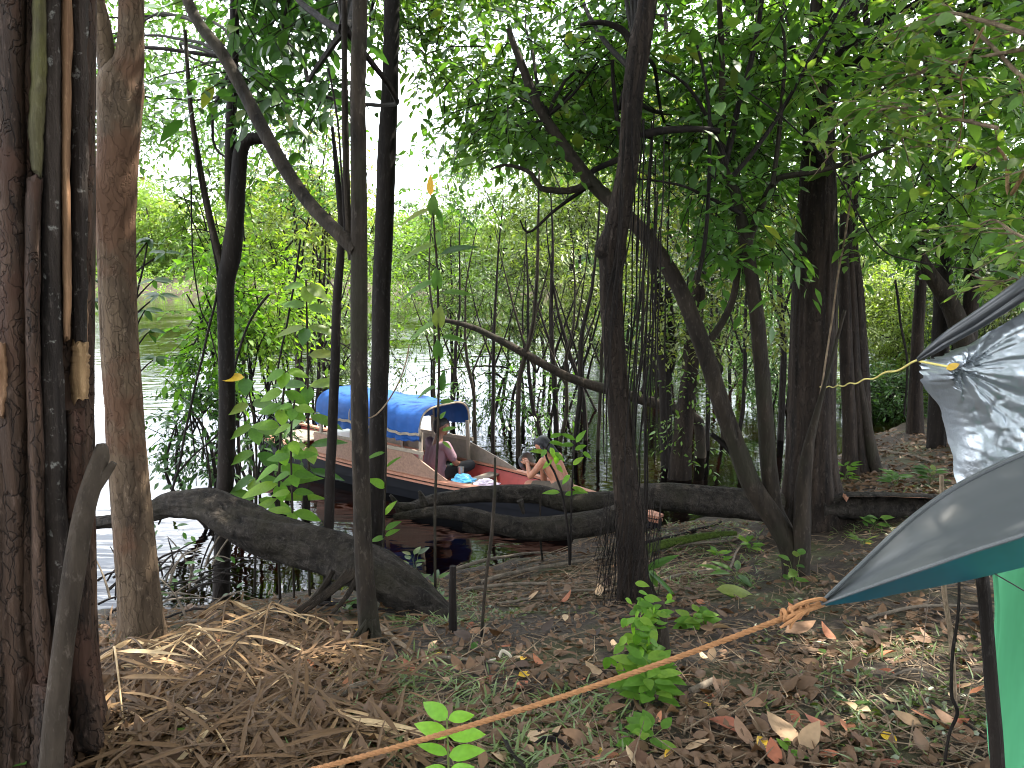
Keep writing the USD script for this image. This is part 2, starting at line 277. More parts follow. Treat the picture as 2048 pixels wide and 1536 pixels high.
CLOTH_DARK = plain('cloth_dark', (0.016, 0.017, 0.02), 0.85, 0.2)
CLOTH_GREY = plain('cloth_grey', (0.085, 0.07, 0.055), 0.9, 0.2, scale=25, var=0.4)
METAL_GREY = plain('metal_grey', (0.42, 0.42, 0.40), 0.35, metal=0.9, var=0.2)
POT_BLACK = plain('pot_black', (0.012, 0.012, 0.014), 0.4)
CUP_GREEN = plain('cup_green', (0.05, 0.50, 0.12), 0.4, var=0.1)
BAG_BLUE = plain('bag_blue', (0.10, 0.42, 0.68), 0.3, var=0.5, scale=30)
BAG_WHITE = plain('bag_white', (0.60, 0.54, 0.66), 0.3, var=0.35, scale=30)
WHITE_PLASTIC = plain('plastic_white', (0.55, 0.56, 0.56), 0.4, var=0.1)
MOTOR_BLACK = plain('motor_black', (0.018, 0.022, 0.034), 0.3)
TARP_GREY = plain('tarp_grey', (0.052, 0.057, 0.060), 0.42, 0.5, scale=90, var=0.06, bump=0.03)
TARP_TEAL = plain('tarp_teal', (0.003, 0.045, 0.065), 0.4, 0.4, scale=12, var=0.1)
SHEET_SHEEN = plain('plastic_sheet', (0.27, 0.295, 0.32), 0.25, 0.9, metal=0.8, scale=20, var=0.12, bump=0.35)  # black plastic; its silvery sky sheen is put into the metallic base colour
SHEET_ROLL = plain('plastic_roll', (0.012, 0.013, 0.015), 0.22, 0.5, scale=14, var=0.2)
CLOTH_GREEN = plain('cloth_green', (0.066, 0.27, 0.13), 0.8, 0.2, scale=60, var=0.12, zs=0.1)
ROPE = plain('rope_orange', (0.22, 0.105, 0.045), 0.85, 0.2, scale=80, var=0.5)
CORD = plain('cord_yellow', (0.50, 0.42, 0.14), 0.8, 0.2)
WIRE = plain('wire_black', (0.012, 0.012, 0.012), 0.6)
FUNGUS = plain('bone_pale', (0.30, 0.26, 0.20), 0.7, var=0.2)
EYE_WHITE = plain('eye_white', (0.6, 0.6, 0.58), 0.3); EYE_DARK = plain('eye_dark', (0.02, 0.012, 0.01), 0.2)

GROUND = usdkit.material(stage, L + 'ground_soil', {
    'g': ('geometry', {}), 'n': ('noise_texture', {'scale': 1.3, 'detail': 8.0, 'roughness': 0.62}), 'n2': ('noise_texture', {'scale': 28.0, 'detail': 7.0, 'roughness': 0.72}), 'v': ('voronoi_texture', {'scale': 55.0}),
    'r': ('rgb_ramp', {'ramp': [(0.28, (0.008, 0.006, 0.005)), (0.45, (0.020, 0.014, 0.010)), (0.58, (0.042, 0.029, 0.020)), (0.75, (0.085, 0.060, 0.041))]}),
    'mo': ('rgb_ramp', {'ramp': [(0.48, (0, 0, 0)), (0.60, (0.7,) * 3)]}), 'mx': ('mix', {'color2': (0.042, 0.045, 0.014)}),
    'vr': ('rgb_ramp', {'ramp': [(0.0, (0.6,) * 3), (1, (1.35,) * 3)]}), 'ml': ('mix', {'mix_type': 'multiply', 'fac': 0.7}),
    'b': ('bump', {'strength': 0.9, 'distance': 0.03}), 'p': ('principled_bsdf', {'roughness': 0.75, 'specular_ior_level': 0.2})},
    [('g.position', 'n.vector'), ('g.position', 'n2.vector'), ('g.position', 'v.vector'), ('n2.fac', 'r.fac'), ('n.fac', 'mo.fac'), ('mo.color', 'mx.fac'), ('r.color', 'mx.color1'), ('v.color', 'vr.fac'),
     ('mx.color', 'ml.color1'), ('vr.color', 'ml.color2'), ('ml.color', 'p.base_color'), ('n2.fac', 'b.height'), ('b.normal', 'p.normal')], surface='p.BSDF')
WATER = usdkit.material(stage, L + 'river_water', {
    'g': ('geometry', {}), 'mp': ('mapping', {'scale': (0.55, 1.7, 1.0)}), 'n': ('noise_texture', {'scale': 2.2, 'detail': 3.0, 'roughness': 0.45, 'distortion': 0.4}), 'n2': ('noise_texture', {'scale': 0.16, 'detail': 2.0}),
    'a': ('rgb_ramp', {'ramp': [(0.38, (0.06,) * 3), (0.62, (1,) * 3)]}), 'h': ('math', {'math_type': 'multiply'}), 'b': ('bump', {'strength': 0.45, 'distance': 0.05}), 'fr': ('fresnel', {'IOR': 1.33}),
    't': ('transparent_bsdf', {'color': (0.20, 0.085, 0.032)}), 'gl': ('glossy_bsdf', {'color': (1, 1, 1), 'roughness': 0.015}), 'mx': ('mix_closure', {})},
    [('g.position', 'mp.vector'), ('mp.vector', 'n.vector'), ('g.position', 'n2.vector'), ('n2.fac', 'a.fac'), ('n.fac', 'h.value1'), ('a.color', 'h.value2'), ('h.value', 'b.height'), ('b.normal', 'fr.normal'), ('b.normal', 'gl.normal'),
     ('fr.fac', 'mx.fac'), ('t.BSDF', 'mx.closure1'), ('gl.BSDF', 'mx.closure2')], surface='mx.closure')

# ------------------------------------------------------------------ ground and water
ctrl = [(-6, -3, 1.4), (0, -3, 1.35), (6, -3, 1.35), (-4, 0, 1.28), (0, 0, 1.22), (4, 0, 1.2), (-2.6, 2.2, 1.1), (0, 2.2, 1.15), (2.2, 2.4, 1.12), (5, 3, 1.0), (8, 6, 0.8), (9, 10, 0.55), (10, 13, 0.5), (-9, 2, 0.5), (-14, 3, -0.6)]
def cp(px, py, z): p = plane(px, py, z); ctrl.append((p[0], p[1], z))
for px, py in ((60, 1235), (220, 1232), (380, 1212), (560, 1192), (700, 1178), (860, 1160), (1000, 1128), (1120, 1105), (1210, 1070), (1330, 1046), (1450, 1020), (1560, 985), (1680, 905), (1740, 868)): cp(px, py, 0.0)
for px, py, z in ((288, 1300, 0.62), (745, 1295, 0.62), (500, 1290, 0.6), (1270, 1195, 0.45), (1100, 1250, 0.6), (1590, 1155, 0.48), (1450, 1120, 0.32), (1625, 1045, 0.36), (1708, 945, 0.3), (1820, 866, 0.27), (1880, 880, 0.34), (1800, 1000, 0.5), (900, 1330, 0.75), (1500, 1320, 0.8), (1950, 1150, 0.75)): cp(px, py, z)
for px, py in ((300, 1050), (600, 1060), (800, 1040), (950, 1020), (1150, 990), (1350, 960), (1480, 930), (1600, 880)): cp(px, py, -0.45)
ctrl += [(-10, 9, -1.2), (-4, 12, -1.2), (0, 14, -1.2), (3, 16, -1.2), (-8, 20, -1.3), (5, 22, -1.2), (9, 18, -0.15), (14, 20, 0.2), (-20, 14, -1.3)]
_c = np.array(ctrl); _rbf = RBFInterpolator(_c[:, :2], _c[:, 2], kernel='linear', smoothing=0.02)
_gx, _gy = np.linspace(-22, 16, 381), np.linspace(-4, 23, 271); _gr = _rbf(np.stack(np.meshgrid(_gx, _gy, indexing='ij'), -1).reshape(-1, 2)).reshape(381, 271)
def gbase(x, y):
    x, y = np.broadcast_arrays(np.asarray(x, float), np.asarray(y, float)); s = x.shape
    z = map_coordinates(_gr, [(np.clip(x.ravel(), -22, 16) + 22) * 10, (np.clip(y.ravel(), -4, 23) + 4) * 10], order=1, mode='nearest')
    far = np.clip((y.ravel() - 23) / 10, 0, 1); z = z * (1 - far) - 1.3 * far
    z = np.clip(z, -1.3, 2)
    bank = 78 + 3 * np.sin(x.ravel() * 0.06); fb = np.clip((y.ravel() - bank) / 10, 0, 1) * 2.6 - 1.3
    fb = np.where(y.ravel() > bank, fb + np.clip(y.ravel() - bank - 10, 0, 300) * 0.06, -1.3)
    rb = np.clip((x.ravel() - 26 - 0.1 * y.ravel()) / 6, 0, 1) * 2.6 - 1.3
    return np.maximum(np.maximum(z, fb), rb).reshape(s)
def gz(x, y):
    p = np.stack(np.broadcast_arrays(np.asarray(x, float), np.asarray(y, float), 0.0), -1)
    return gbase(x, y) + 0.10 * (meshkit.fbm(p * 1.1, 3, 3) - 0.5) + 0.035 * (meshkit.fbm(p * 7, 3, 5) - 0.5)
_gt = np.linspace(0.25, 1, 2500)
def ground_at(px, py):
    """Where the ray through a pixel meets the ground."""
    Y = np.geomspace(1.2, 60, 900); P = at(np.full(900, px), np.full(900, py), Y); h = P[:, 2] - gz(P[:, 0], P[:, 1]); i = int(np.argmax(h < 0))
    return P[i] if h[i] < 0 else P[-1]
def gridmesh(xs, ys, zf):
    X, Yg = np.meshgrid(xs, ys, indexing='ij'); Z = zf(X, Yg); V = np.stack([X, Yg, Z], -1).reshape(-1, 3); nx, ny = len(xs), len(ys)
    i, j = np.meshgrid(np.arange(nx - 1), np.arange(ny - 1), indexing='ij'); a = i * ny + j
    q = np.stack([a, a + ny, a + ny + 1, a + 1], -1).reshape(-1, 4)
    return V, np.vstack([q[:, [0, 1, 2]], q[:, [0, 2, 3]]])
xs = np.concatenate([-np.geomspace(220, 6.1, 36), np.linspace(-6, 6.5, 330), np.geomspace(6.6, 220, 36)])
ys = np.concatenate([-np.geomspace(60, 4.2, 10), np.linspace(-4, 1.4, 24), np.linspace(1.5, 9, 240), np.linspace(9.1, 24, 70), np.geomspace(24.5, 300, 60)])
tag(obj('ground', gridmesh(xs, ys, gz), GROUND, smooth=True), 'dark muddy forest floor sloping down to the river under fallen leaves', 'ground', kind='structure')
wx = np.concatenate([-np.geomspace(220, 12, 8), np.linspace(-11, 14, 12), np.geomspace(15, 220, 8)])
wy = np.concatenate([np.linspace(2.5, 20, 10), np.geomspace(21, 130, 12)])
tag(obj('river', gridmesh(wx, wy, lambda x, y: x * 0), WATER), 'calm tea-brown river reflecting the bright sky and trees', 'river', kind='structure')
# ------------------------------------------------------------------ trunks near the camera
def up(v=1): return np.array([0, 0, float(v)])
def Yg(px, py): return float(ground_at(px, py)[1])
def Yw(px, py, z=0.0): return float(plane(px, py, z)[1])

# the broken giant on the left edge
Y1 = 2.55
b1 = at(75, 1500, Y1)
t = Thing('broken_tree', 'huge rotten split trunk with peeling bark strips at the left edge', 'tree', (b1[0], b1[1], gz(b1[0], b1[1])))
t.add('trunk', ptube([(62, 1640, 430), (62, 1530, 350), (66, 1400, 268), (68, 1250, 240), (70, 1000, 230), (68, 700, 216), (66, 400, 214), (64, 0, 214), (60, -420, 200)], Y1, sides=220, step=0.012, amp=0.05, kth=1.5, kz=1.2, ridge=0.055, seed=4, lobes=5, lobe_amp=lambda u: 0.05 * np.exp(-u / 0.4) + 0.006), BARK_ROT, smooth=50)
def strip(th, name, path, Y, thick, mat, seed, label=None, ragged=0.25, depth=0.0):
    """A slab of bark or wood standing proud of the trunk, with ragged edges."""
    p = np.asarray(path, float); n = 60; s = np.linspace(0, 1, n); k = np.linspace(0, 1, len(p))
    cx, cy, w = (np.interp(s, k, p[:, i]) for i in range(3))
    m = 7; V = []
    for j in range(m):
        e = j / (m - 1) * 2 - 1
        ed = e * (1 + ragged * (meshkit.fbm(np.stack([s * 14, s * 0 + (3 if e > 0 else 9), s * 0 + seed], 1), 3, seed) - 0.5) * 2)
        yy = Y - thick * (1 - e ** 2) ** 0.5 - 0.012 * (meshkit.fbm(np.stack([s * 5, s * 0 + j * 2.1, s * 0 + seed], 1), 3, seed + 3) - 0.5)
        V.append(at(cx + ed * w / 2, cy + 44 * (meshkit.noise(np.array([[j * 3.3, seed, 0.5]]), 2)[0] - 0.5) * ((s == 0) | (s == 1)), yy - depth))
    for j in (m - 1, 0):
        V.append(CAM + (V[j] - CAM) * 1.04)
    V = np.stack(V, 1); q = []
    mm = m + 2; i, j = np.meshgrid(np.arange(n - 1), np.arange(mm), indexing='ij')
    q = np.stack([i * mm + j, i * mm + (j + 1) % mm, (i + 1) * mm + (j + 1) % mm, (i + 1) * mm + j], -1).reshape(-1, 4)
    f = [np.vstack([q[:, [0, 1, 2]], q[:, [0, 2, 3]]])]
    for base in (0, (n - 1) * mm): f.append(np.array([(base, base + a, base + a + 1) for a in range(1, mm - 1)]))
    return th.add(name, (V.reshape(-1, 3), np.vstack(f)), mat, smooth=40, label=label)
yf = Y1 - 0.178
strip(t, 'bark_strip', [(134, -60, 26), (133, 120, 24), (131, 350, 20), (134, 560, 22), (133, 680, 14)], yf + 0.055, 0.03, WOOD_PALE, 1, 'pale orange strip of bare wood')
strip(t, 'bark_strip', [(80, -60, 30), (78, 120, 32), (72, 260, 32), (74, 345, 22)], yf + 0.01, 0.035, BARK_MOSSY, 2, 'mossy green bark strip')
strip(t, 'bark_strip', [(68, 360, 34), (62, 600, 34), (72, 900, 32), (78, 1150, 32), (88, 1365, 34)], yf + 0.005, 0.04, BARK_ROT, 3)
strip(t, 'bark_strip', [(106, -60, 34), (104, 280, 40), (100, 600, 46), (108, 950, 50), (118, 1250, 46)], yf + 0.035, 0.03, BARK_LICHEN, 13)
strip(t, 'torn_wood', [(160, 690, 34), (158, 740, 40), (160, 800, 34)], yf + 0.10, 0.022, WOOD_YELLOW, 5, 'yellow patch of freshly torn wood')
strip(t, 'torn_wood', [(171, 590, 8), (169, 630, 16), (172, 685, 6)], yf + 0.13, 0.03, WOOD_PALE, 6)
strip(t, 'bark_strip', [(158, -60, 36), (158, 200, 38), (158, 420, 36), (160, 688, 30)], yf + 0.105, 0.022, BARK_LICHEN, 7, 'dark bark speckled with pale lichen')
strip(t, 'bark_strip', [(150, 820, 40), (152, 1000, 44), (160, 1200, 46), (168, 1400, 56), (176, 1500, 66)], yf + 0.07, 0.035, BARK_ROT, 8)
strip(t, 'bark_strip', [(20, -60, 60), (22, 300, 64), (22, 800, 66), (26, 1300, 70), (30, 1560, 80)], yf + 0.02, 0.035, BARK_ROT, 9)
strip(t, 'bark_patch', [(2, 690, 22), (4, 760, 30), (2, 830, 14)], yf - 0.01, 0.012, WOOD_PALE, 10, 'orange bare patch')
strip(t, 'stub', [(98, 1372, 66), (100, 1440, 72), (108, 1560, 90)], yf - 0.02, 0.07, BARK_ROT, 11, 'broken stub at the foot of the trunk')
# leaning stem in front of it
g = Thing('leaning_sapling', 'smooth grey-brown stem forking at its tip, leaning on the rotten trunk', 'sapling', at(112, 1480, 2.25))
g.add('stem', ptube([(100, 1560, 50), (112, 1420, 46), (128, 1280, 42), (150, 1130, 44), (172, 1010, 40), (190, 950, 38), (203, 905, 30), (203, 888, 18)], [2.24, 2.25, 2.27, 2.3, 2.34, 2.37, 2.39, 2.4], sides=22, step=0.02, amp=0.08, seed=21), BARK_SMOOTH)
g.add('branch', ptube([(186, 985, 22), (210, 950, 20), (228, 925, 13)], [2.36, 2.37, 2.38], sides=12, step=0.02, amp=0.05), BARK_SMOOTH)

# the forked tree
Y2 = Yg(288, 1300)
t = Thing('forked_tree', 'light brown trunk that forks near the top, mossy at its foot, second from the left', 'tree', at(288, 1305, Y2))
t.add('trunk', ptube([(292, 1345, 190), (289, 1310, 134), (286, 1270, 100), (278, 1180, 84), (262, 1000, 78), (246, 800, 72), (236, 600, 69), (231, 450, 72), (229, 380, 84), (234, 340, 74), (238, 240, 78), (241, 170, 84), (258, 120, 54), (262, 60, 46), (263, 0, 44), (264, -300, 40)], Y2, sides=90, step=0.02, amp=0.05, kth=1.2, kz=3, ridge=0.05, seed=7, lobes=5, lobe_amp=lambda u: 0.22 * np.exp(-u / 0.16)), BARK_FORK)
t.add('limb', ptube([(238, 215, 40), (222, 155, 42), (212, 110, 34), (203, 50, 33), (193, 0, 30), (165, -280, 26)], Y2 - 0.01, sides=36, step=0.02, amp=0.06, ridge=0.04, seed=8), BARK_FORK)
rng = np.random.default_rng(5); mp = at(rng.normal(292, 36, 900), 1318 - np.abs(rng.normal(0, 30, 900)), Y2); mp[:, 1] -= np.sqrt(np.maximum(.172 ** 2 - (mp[:, 0] - at(290, 1300, Y2)[0]) ** 2, .0004)) * rng.uniform(.9, 1.12, 900)
t.add('moss', stamp(LEAF2, leafmats(mp, rng.normal(0, 1, (900, 3)), rng.normal(0, 1, (900, 3)), rng.uniform(.008, .022, 900))), MOSS, label='dark green moss around the foot', kind='stuff')

# dark slender tree in the water, with the two limbs
Y3 = Yw(438, 1205)
tree_slim = t = Thing('slender_tree', 'dark slender trunk standing in the water and forking at half height, left of the boat', 'tree', at(438, 1215, Y3))
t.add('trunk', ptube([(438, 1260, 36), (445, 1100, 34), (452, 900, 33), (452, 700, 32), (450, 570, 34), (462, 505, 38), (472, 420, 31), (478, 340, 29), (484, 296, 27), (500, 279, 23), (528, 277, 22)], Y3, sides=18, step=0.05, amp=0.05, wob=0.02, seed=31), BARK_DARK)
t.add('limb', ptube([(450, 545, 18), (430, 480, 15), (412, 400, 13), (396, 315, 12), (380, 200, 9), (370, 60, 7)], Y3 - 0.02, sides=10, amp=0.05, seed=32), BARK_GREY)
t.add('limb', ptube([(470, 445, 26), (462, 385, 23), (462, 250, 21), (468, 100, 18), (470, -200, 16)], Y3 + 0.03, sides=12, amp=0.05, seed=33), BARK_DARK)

# clump in the middle: trunk, crossing limb and companions
Y5 = Yg(745, 1295)
tree_mid = t = Thing('leaning_limb_tree', 'grey trunk with a long limb slanting up to the left, split bark at its foot', 'tree', at(745, 1295, Y5))
t.add('trunk', ptube([(748, 1318, 66), (744, 1290, 50), (736, 1230, 44), (727, 1100, 38), (722, 950, 36), (719, 800, 35), (718, 600, 34), (718, 400, 31), (716, 200, 30), (720, 0, 28), (722, -300, 26)], Y5, sides=30, step=0.025, amp=0.06, ridge=0.05, seed=41, kz=3), BARK_GREY)
t.add('limb', ptube([(714, 500, 34), (690, 478, 30), (655, 445, 27), (610, 395, 26), (560, 320, 27), (520, 248, 26), (480, 170, 24), (440, 100, 23), (400, 50, 21), (375, 0, 20), (340, -160, 18)], [Y5, Y5 + .03, Y5 + .1, Y5 + .2, Y5 + .3, Y5 + .4, Y5 + .5, Y5 + .55, Y5 + .6, Y5 + .65, Y5 + .7], sides=20, step=0.03, amp=0.06, seed=42), BARK_GREY)
t.add('stem', ptube([(704, 520, 16), (694, 400, 14), (690, 240, 13), (689, 120, 12), (690, -200, 10)], Y5 + 0.05, sides=10, amp=0.05, seed=43), BARK_GREY)
rng = np.random.default_rng(8)
for k in range(5):
    x0 = 740 + rng.uniform(-10, 10); x1 = x0 + (k - 2) * 32 + rng.uniform(-8, 8)
    t.add('root', ptube([(x0, 1240, 12), ((x0 + x1) / 2, 1278, 11), (x1, 1320, 6)], [Y5 - .06, Y5 - .09, Yg(x1, 1318) + 0.0], sides=8, step=0.02, amp=0.1, seed=k), BARK_GREY)
YB = Yg(655, 1210)
t = Thing('sapling_trunk', 'thin dark straight sapling just left of the grey trunk', 'sapling', at(655, 1210, YB))
t.add('trunk', ptube([(654, 1225, 16), (660, 1000, 21), (667, 800, 20), (674, 600, 18), (682, 450, 14), (672, 330, 10), (664, 250, 6)], YB, sides=12, amp=0.04, wob=0.02, seed=45), BARK_DARK)
Y6 = Yw(745, 1150)
tree_tall = t = Thing('straight_tree', 'tall straight dark trunk rising in front of the boat canopy', 'tree', at(745, 1150, Y6))
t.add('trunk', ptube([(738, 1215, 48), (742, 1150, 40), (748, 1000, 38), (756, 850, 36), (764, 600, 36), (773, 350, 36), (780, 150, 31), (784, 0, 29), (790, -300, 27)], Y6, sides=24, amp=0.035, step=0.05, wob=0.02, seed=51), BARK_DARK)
# centre right tree with the root curtain
Y8 = Yg(1272, 1198)
tree_root = t = Thing('curtain_root_tree', 'brown fibrous trunk hung with thin aerial roots, right of the boat bow', 'tree', at(1272, 1200, Y8))
t.add('trunk', ptube([(1278, 1225, 110), (1272, 1195, 80), (1266, 1140, 66), (1255, 1000, 57), (1241, 850, 50), (1229, 700, 47), (1222, 560, 46), (1224, 500, 54), (1230, 470, 50), (1242, 410, 46), (1256, 330, 43), (1265, 200, 41), (1278, 100, 43), (1295, 0, 36), (1310, -300, 30)], Y8, sides=64, step=0.02, amp=0.07, kth=1.3, kz=2.2, ridge=0.07, seed=61, lobes=6, lobe_amp=lambda u: 0.18 * np.exp(-u / 0.25) + 0.03), BARK_BROWN)
t.add('limb', ptube([(1290, 268, 16), (1320, 262, 15), (1380, 258, 13), (1440, 262, 11)], Y8, sides=10, amp=0.05, seed=62), BARK_DARK)
t.add('limb', ptube([(1290, 130, 18), (1270, 100, 16), (1245, 60, 14), (1200, 45, 10), (1160, 50, 7)], Y8 + .2, sides=8, amp=0.05, seed=63), BARK_DARK)
t.add('knot', man(m3.Manifold.hull(m3.Manifold.batch_boolean([m3.Manifold.sphere(0.07, 14).translate(tuple(at(1210, 500, Y8 - 0.02))), m3.Manifold.sphere(0.06, 14).translate(tuple(at(1222, 470, Y8)))], m3.OpType.Add))), BARK_BROWN)
rng = np.random.default_rng(15)
for k in range(26):
    x = rng.uniform(1236, 1322); y0 = rng.uniform(180, 480); y1 = rng.uniform(980, 1190) if x > 1250 and k % 3 else rng.uniform(700, 960)
    x1 = x - (1290 - x) * 0.15 + rng.normal(0, 10) - 18
    v = obj('hanging_root', ptube([(x + 8, y0, 3.2), (x, y0 * .6 + y1 * .4, 3.2), (x1, y0 * .25 + y1 * .75, 2.8), (x1 + rng.normal(0, 4), y1, 2.0)], Y8 + rng.uniform(-0.25, 0.25), sides=5, step=0.08, wob=0.05, seed=k + 300), BARK_DARK)
    tag(v, 'thin dark aerial root hanging beside the fibrous brown trunk', 'aerial root', 'aerial roots hanging in a curtain')
m_ = []
for k in range(130):
    x = rng.uniform(1205, 1325); y = rng.uniform(980, 1110); yy = Y8 + rng.uniform(-.22, .1)
    m_.append(ptube([(x, y, 1.6), (x - rng.uniform(0, 14), y + rng.uniform(40, 70), 1.5), (x - rng.uniform(5, 30), y + rng.uniform(90, 150), 1.1)], yy, sides=3, step=0.08))
t.add('root_fringe', join(m_), BARK_DARK, kind='stuff', label='fringe of hair-thin roots around the foot')

# V-shaped tree
YV = Yg(1592, 1158)
tree_v = t = Thing('v_stemmed_tree', 'three-stemmed tree with its longest stem slanting far up to the left', 'tree', at(1592, 1158, YV))
t.add('stem', ptube([(1594, 1180, 66), (1588, 1120, 50), (1562, 1060, 44), (1500, 960, 40), (1452, 830, 36), (1405, 690, 34), (1350, 560, 31), (1290, 470, 30), (1235, 415, 28), (1180, 365, 26), (1130, 300, 24), (1090, 240, 21), (1062, 180, 18), (1040, 120, 14), (1020, 60, 10)], [YV, YV, YV, YV, YV, YV + .05, YV + .1, YV + .15, YV + .2, YV + .25, YV + .3, YV + .35, YV + .4, YV + .45, YV + .5], sides=24, step=0.03, amp=0.07, wob=0.03, seed=71), BARK_GREY)
t.add('stem', ptube([(1594, 1150, 46), (1578, 1085, 42), (1546, 1010, 36), (1534, 900, 33), (1526, 780, 31), (1514, 640, 29), (1500, 540, 26), (1488, 470, 24), (1470, 390, 20), (1440, 320, 16), (1446, 200, 13), (1440, 0, 10), (1438, -150, 8)], YV + 0.06, sides=20, step=0.03, amp=0.06, wob=0.03, seed=72), BARK_GREY)
t.add('stem', ptube([(1600, 1140, 38), (1604, 1060, 36), (1606, 980, 32), (1616, 900, 22), (1630, 840, 14), (1652, 760, 8), (1690, 620, 6)], YV - 0.06, sides=16, step=0.03, amp=0.06, seed=73), BARK_GREY)
t.add('branch', ptube([(1500, 960, 22), (1460, 900, 14), (1422, 868, 9)], YV + .02, sides=8, amp=0.1, seed=74), BARK_DARK)
t.add('branch', ptube([(1180, 365, 16), (1130, 382, 13), (1085, 378, 12), (1060, 345, 9), (1010, 330, 6), (980, 340, 4)], YV + .2, sides=8, amp=0.08, seed=75), BARK_GREY)
t.add('branch', ptube([(1215, 385, 14), (1180, 350, 11), (1250, 305, 12), (1235, 240, 9), (1225, 120, 7)], YV + .28, sides=8, amp=0.08, seed=76), BARK_DARK)
t.add('branch', ptube([(1185, 368, 10), (1110, 420, 7), (1055, 465, 5), (1040, 440, 3)], YV + .3, sides=6, amp=0.05, seed=77), BARK_DARK)
t.add('branch', ptube([(1494, 500, 18), (1520, 420, 15), (1560, 355, 12), (1620, 345, 11), (1700, 325, 9), (1790, 290, 6)], [YV + .06, YV, YV - .1, YV - .2, YV - .3, YV - .4], sides=10, amp=0.06, seed=78), BARK_GREY)
t.add('branch', ptube([(1545, 370, 10), (1560, 250, 9), (1570, 120, 7), (1560, 20, 6)], YV - .1, sides=6, amp=0.06, seed=79), BARK_GREY)
t.add('branch', ptube([(1420, 680, 16), (1470, 580, 14), (1478, 520, 13), (1492, 470, 10)], YV + .1, sides=8, amp=0.06, seed=80), BARK_GREY)
for k, pth in enumerate(([(1444, 330, 14), (1478, 210, 12), (1512, 80, 10), (1535, -60, 8)], [(1452, 330, 10), (1405, 220, 8), (1365, 165, 6), (1320, 140, 4)], [(1462, 350, 10), (1550, 240, 8), (1640, 90, 6), (1700, -20, 4)], [(1480, 430, 9), (1420, 400, 7), (1350, 370, 5), (1260, 358, 3)], [(1395, 560, 10), (1415, 420, 8), (1420, 260, 7), (1400, 90, 5)])):
    t.add('branch', ptube(pth, YV - .1 - .05 * k, sides=7, amp=.07, wob=.04, seed=810 + k), BARK_DARK)
# the big one on the right
Y9 = Yg(1625, 1050)
tree_big = t = Thing('buttressed_tree', 'thick dark brown trunk with flaring buttress roots, the stoutest on the right', 'tree', at(1625, 1050, Y9))
t.add('trunk', ptube([(1628, 1085, 200), (1626, 1045, 158), (1624, 1000, 122), (1622, 920, 102), (1624, 800, 93), (1628, 600, 88), (1634, 400, 72), (1640, 200, 54), (1646, 0, 46), (1650, -300, 40)], Y9, sides=110, step=0.03, amp=0.06, kth=1.4, kz=1.2, ridge=0.06, seed=91, lobes=7, lobe_amp=lambda u: 0.16 * np.exp(-u / 0.5) + 0.02), BARK_BROWN)
Y10 = Yg(1712, 950)
tree_fused = t = Thing('fluted_tree', 'fluted dark trunk of fused stems just behind the stoutest one', 'tree', at(1712, 950, Y10))
for k, (dx, w, sx) in enumerate(((-8, 26, -4), (8, 26, 6), (24, 30, 22))):
    t.add('stem', ptube([(1712 + dx + sx, 975, w * 1.9), (1708 + dx, 900, w * 1.15), (1700 + dx * .9, 720, w), (1696 + dx * .8, 600, w * .9), (1692 + dx * .6, 450, w * .6), (1700 + dx, 200, w * .4), (1705 + dx, -200, w * .3)], Y10 + (k - 1) * 0.06, sides=30, step=0.05, amp=0.08, ridge=0.06, seed=95 + k), BARK_BROWN)
t.add('stem', ptube([(1752, 950, 30), (1728, 830, 22), (1712, 740, 18), (1700, 680, 14)], Y10 - 0.02, sides=14, step=0.04, amp=0.08, seed=99), BARK_GREY)
Y11 = Yg(1832, 866)
t = Thing('background_trunk', 'straight brown trunk at the back beside the bright bush, left of the plastic sheet', 'tree', at(1832, 866, Y11))
t.add('trunk', ptube([(1830, 880, 36), (1834, 700, 23), (1842, 560, 21), (1850, 400, 18), (1850, -100, 15)], Y11, sides=14, amp=0.06, seed=101), BARK_BROWN)
Yk = Y11 - 1.2
t = Thing('background_trunk', 'straight black trunk partly hidden by the black plastic sheet', 'tree', at(1872, 900, Yk))
t.add('trunk', ptube([(1872, 910, 38), (1880, 700, 33), (1885, 560, 30), (1888, 430, 27), (1890, -100, 22)], Yk, sides=14, amp=0.04, seed=102), BARK_DARK)
t = Thing('bent_tree', 'mottled bent trunk leaning left behind the black plastic sheet', 'tree', at(1960, 900, Yk - .3))
t.add('trunk', ptube([(1960, 900, 50), (1935, 720, 42), (1914, 640, 38), (1890, 590, 34), (1860, 548, 28), (1835, 500, 22), (1820, 400, 16)], Yk - .3, sides=20, amp=0.09, ridge=0.05, seed=103), BARK_GREY)
t.add('limb', ptube([(1935, 700, 34), (1942, 600, 28), (1942, 480, 24), (1946, 300, 20), (1950, -100, 16)], Yk - .25, sides=14, amp=0.08, seed=104), BARK_BROWN)

# trunks standing in the water further out
def water_tree(name, label, path, Y, mat, sides=10, cat='tree', group=None, amp=0.07, wob=0.04, seed=0, extra=()):
    x, y, w = path[0]; b = at(x, y, Y); d = (b[2] + 0.6) * F / Y * 1.0
    th = Thing(name, label, cat, (b[0], b[1], min(b[2], 0.0)), group)
    th.add('trunk', ptube([(x, y + max(d, 10), w * 1.25)] + list(path), Y, sides=sides, amp=amp, wob=wob, seed=seed), mat)
    for i, (pth, Yo) in enumerate(extra): th.add('limb', ptube(pth, Y + Yo, sides=6, amp=amp, wob=wob * .6, seed=seed + i + 1), mat)
    return th
YM1 = Yw(1335, 935); M1 = water_tree('flooded_tree', 'dark double-stemmed trunk in the water behind the aerial roots', [(1335, 935, 26), (1332, 800, 25), (1324, 680, 23), (1312, 575, 20), (1300, 440, 14)], YM1, BARK_DARK, seed=111, extra=[([(1334, 760, 18), (1346, 690, 17), (1338, 600, 14), (1330, 500, 10)], 0.03)])
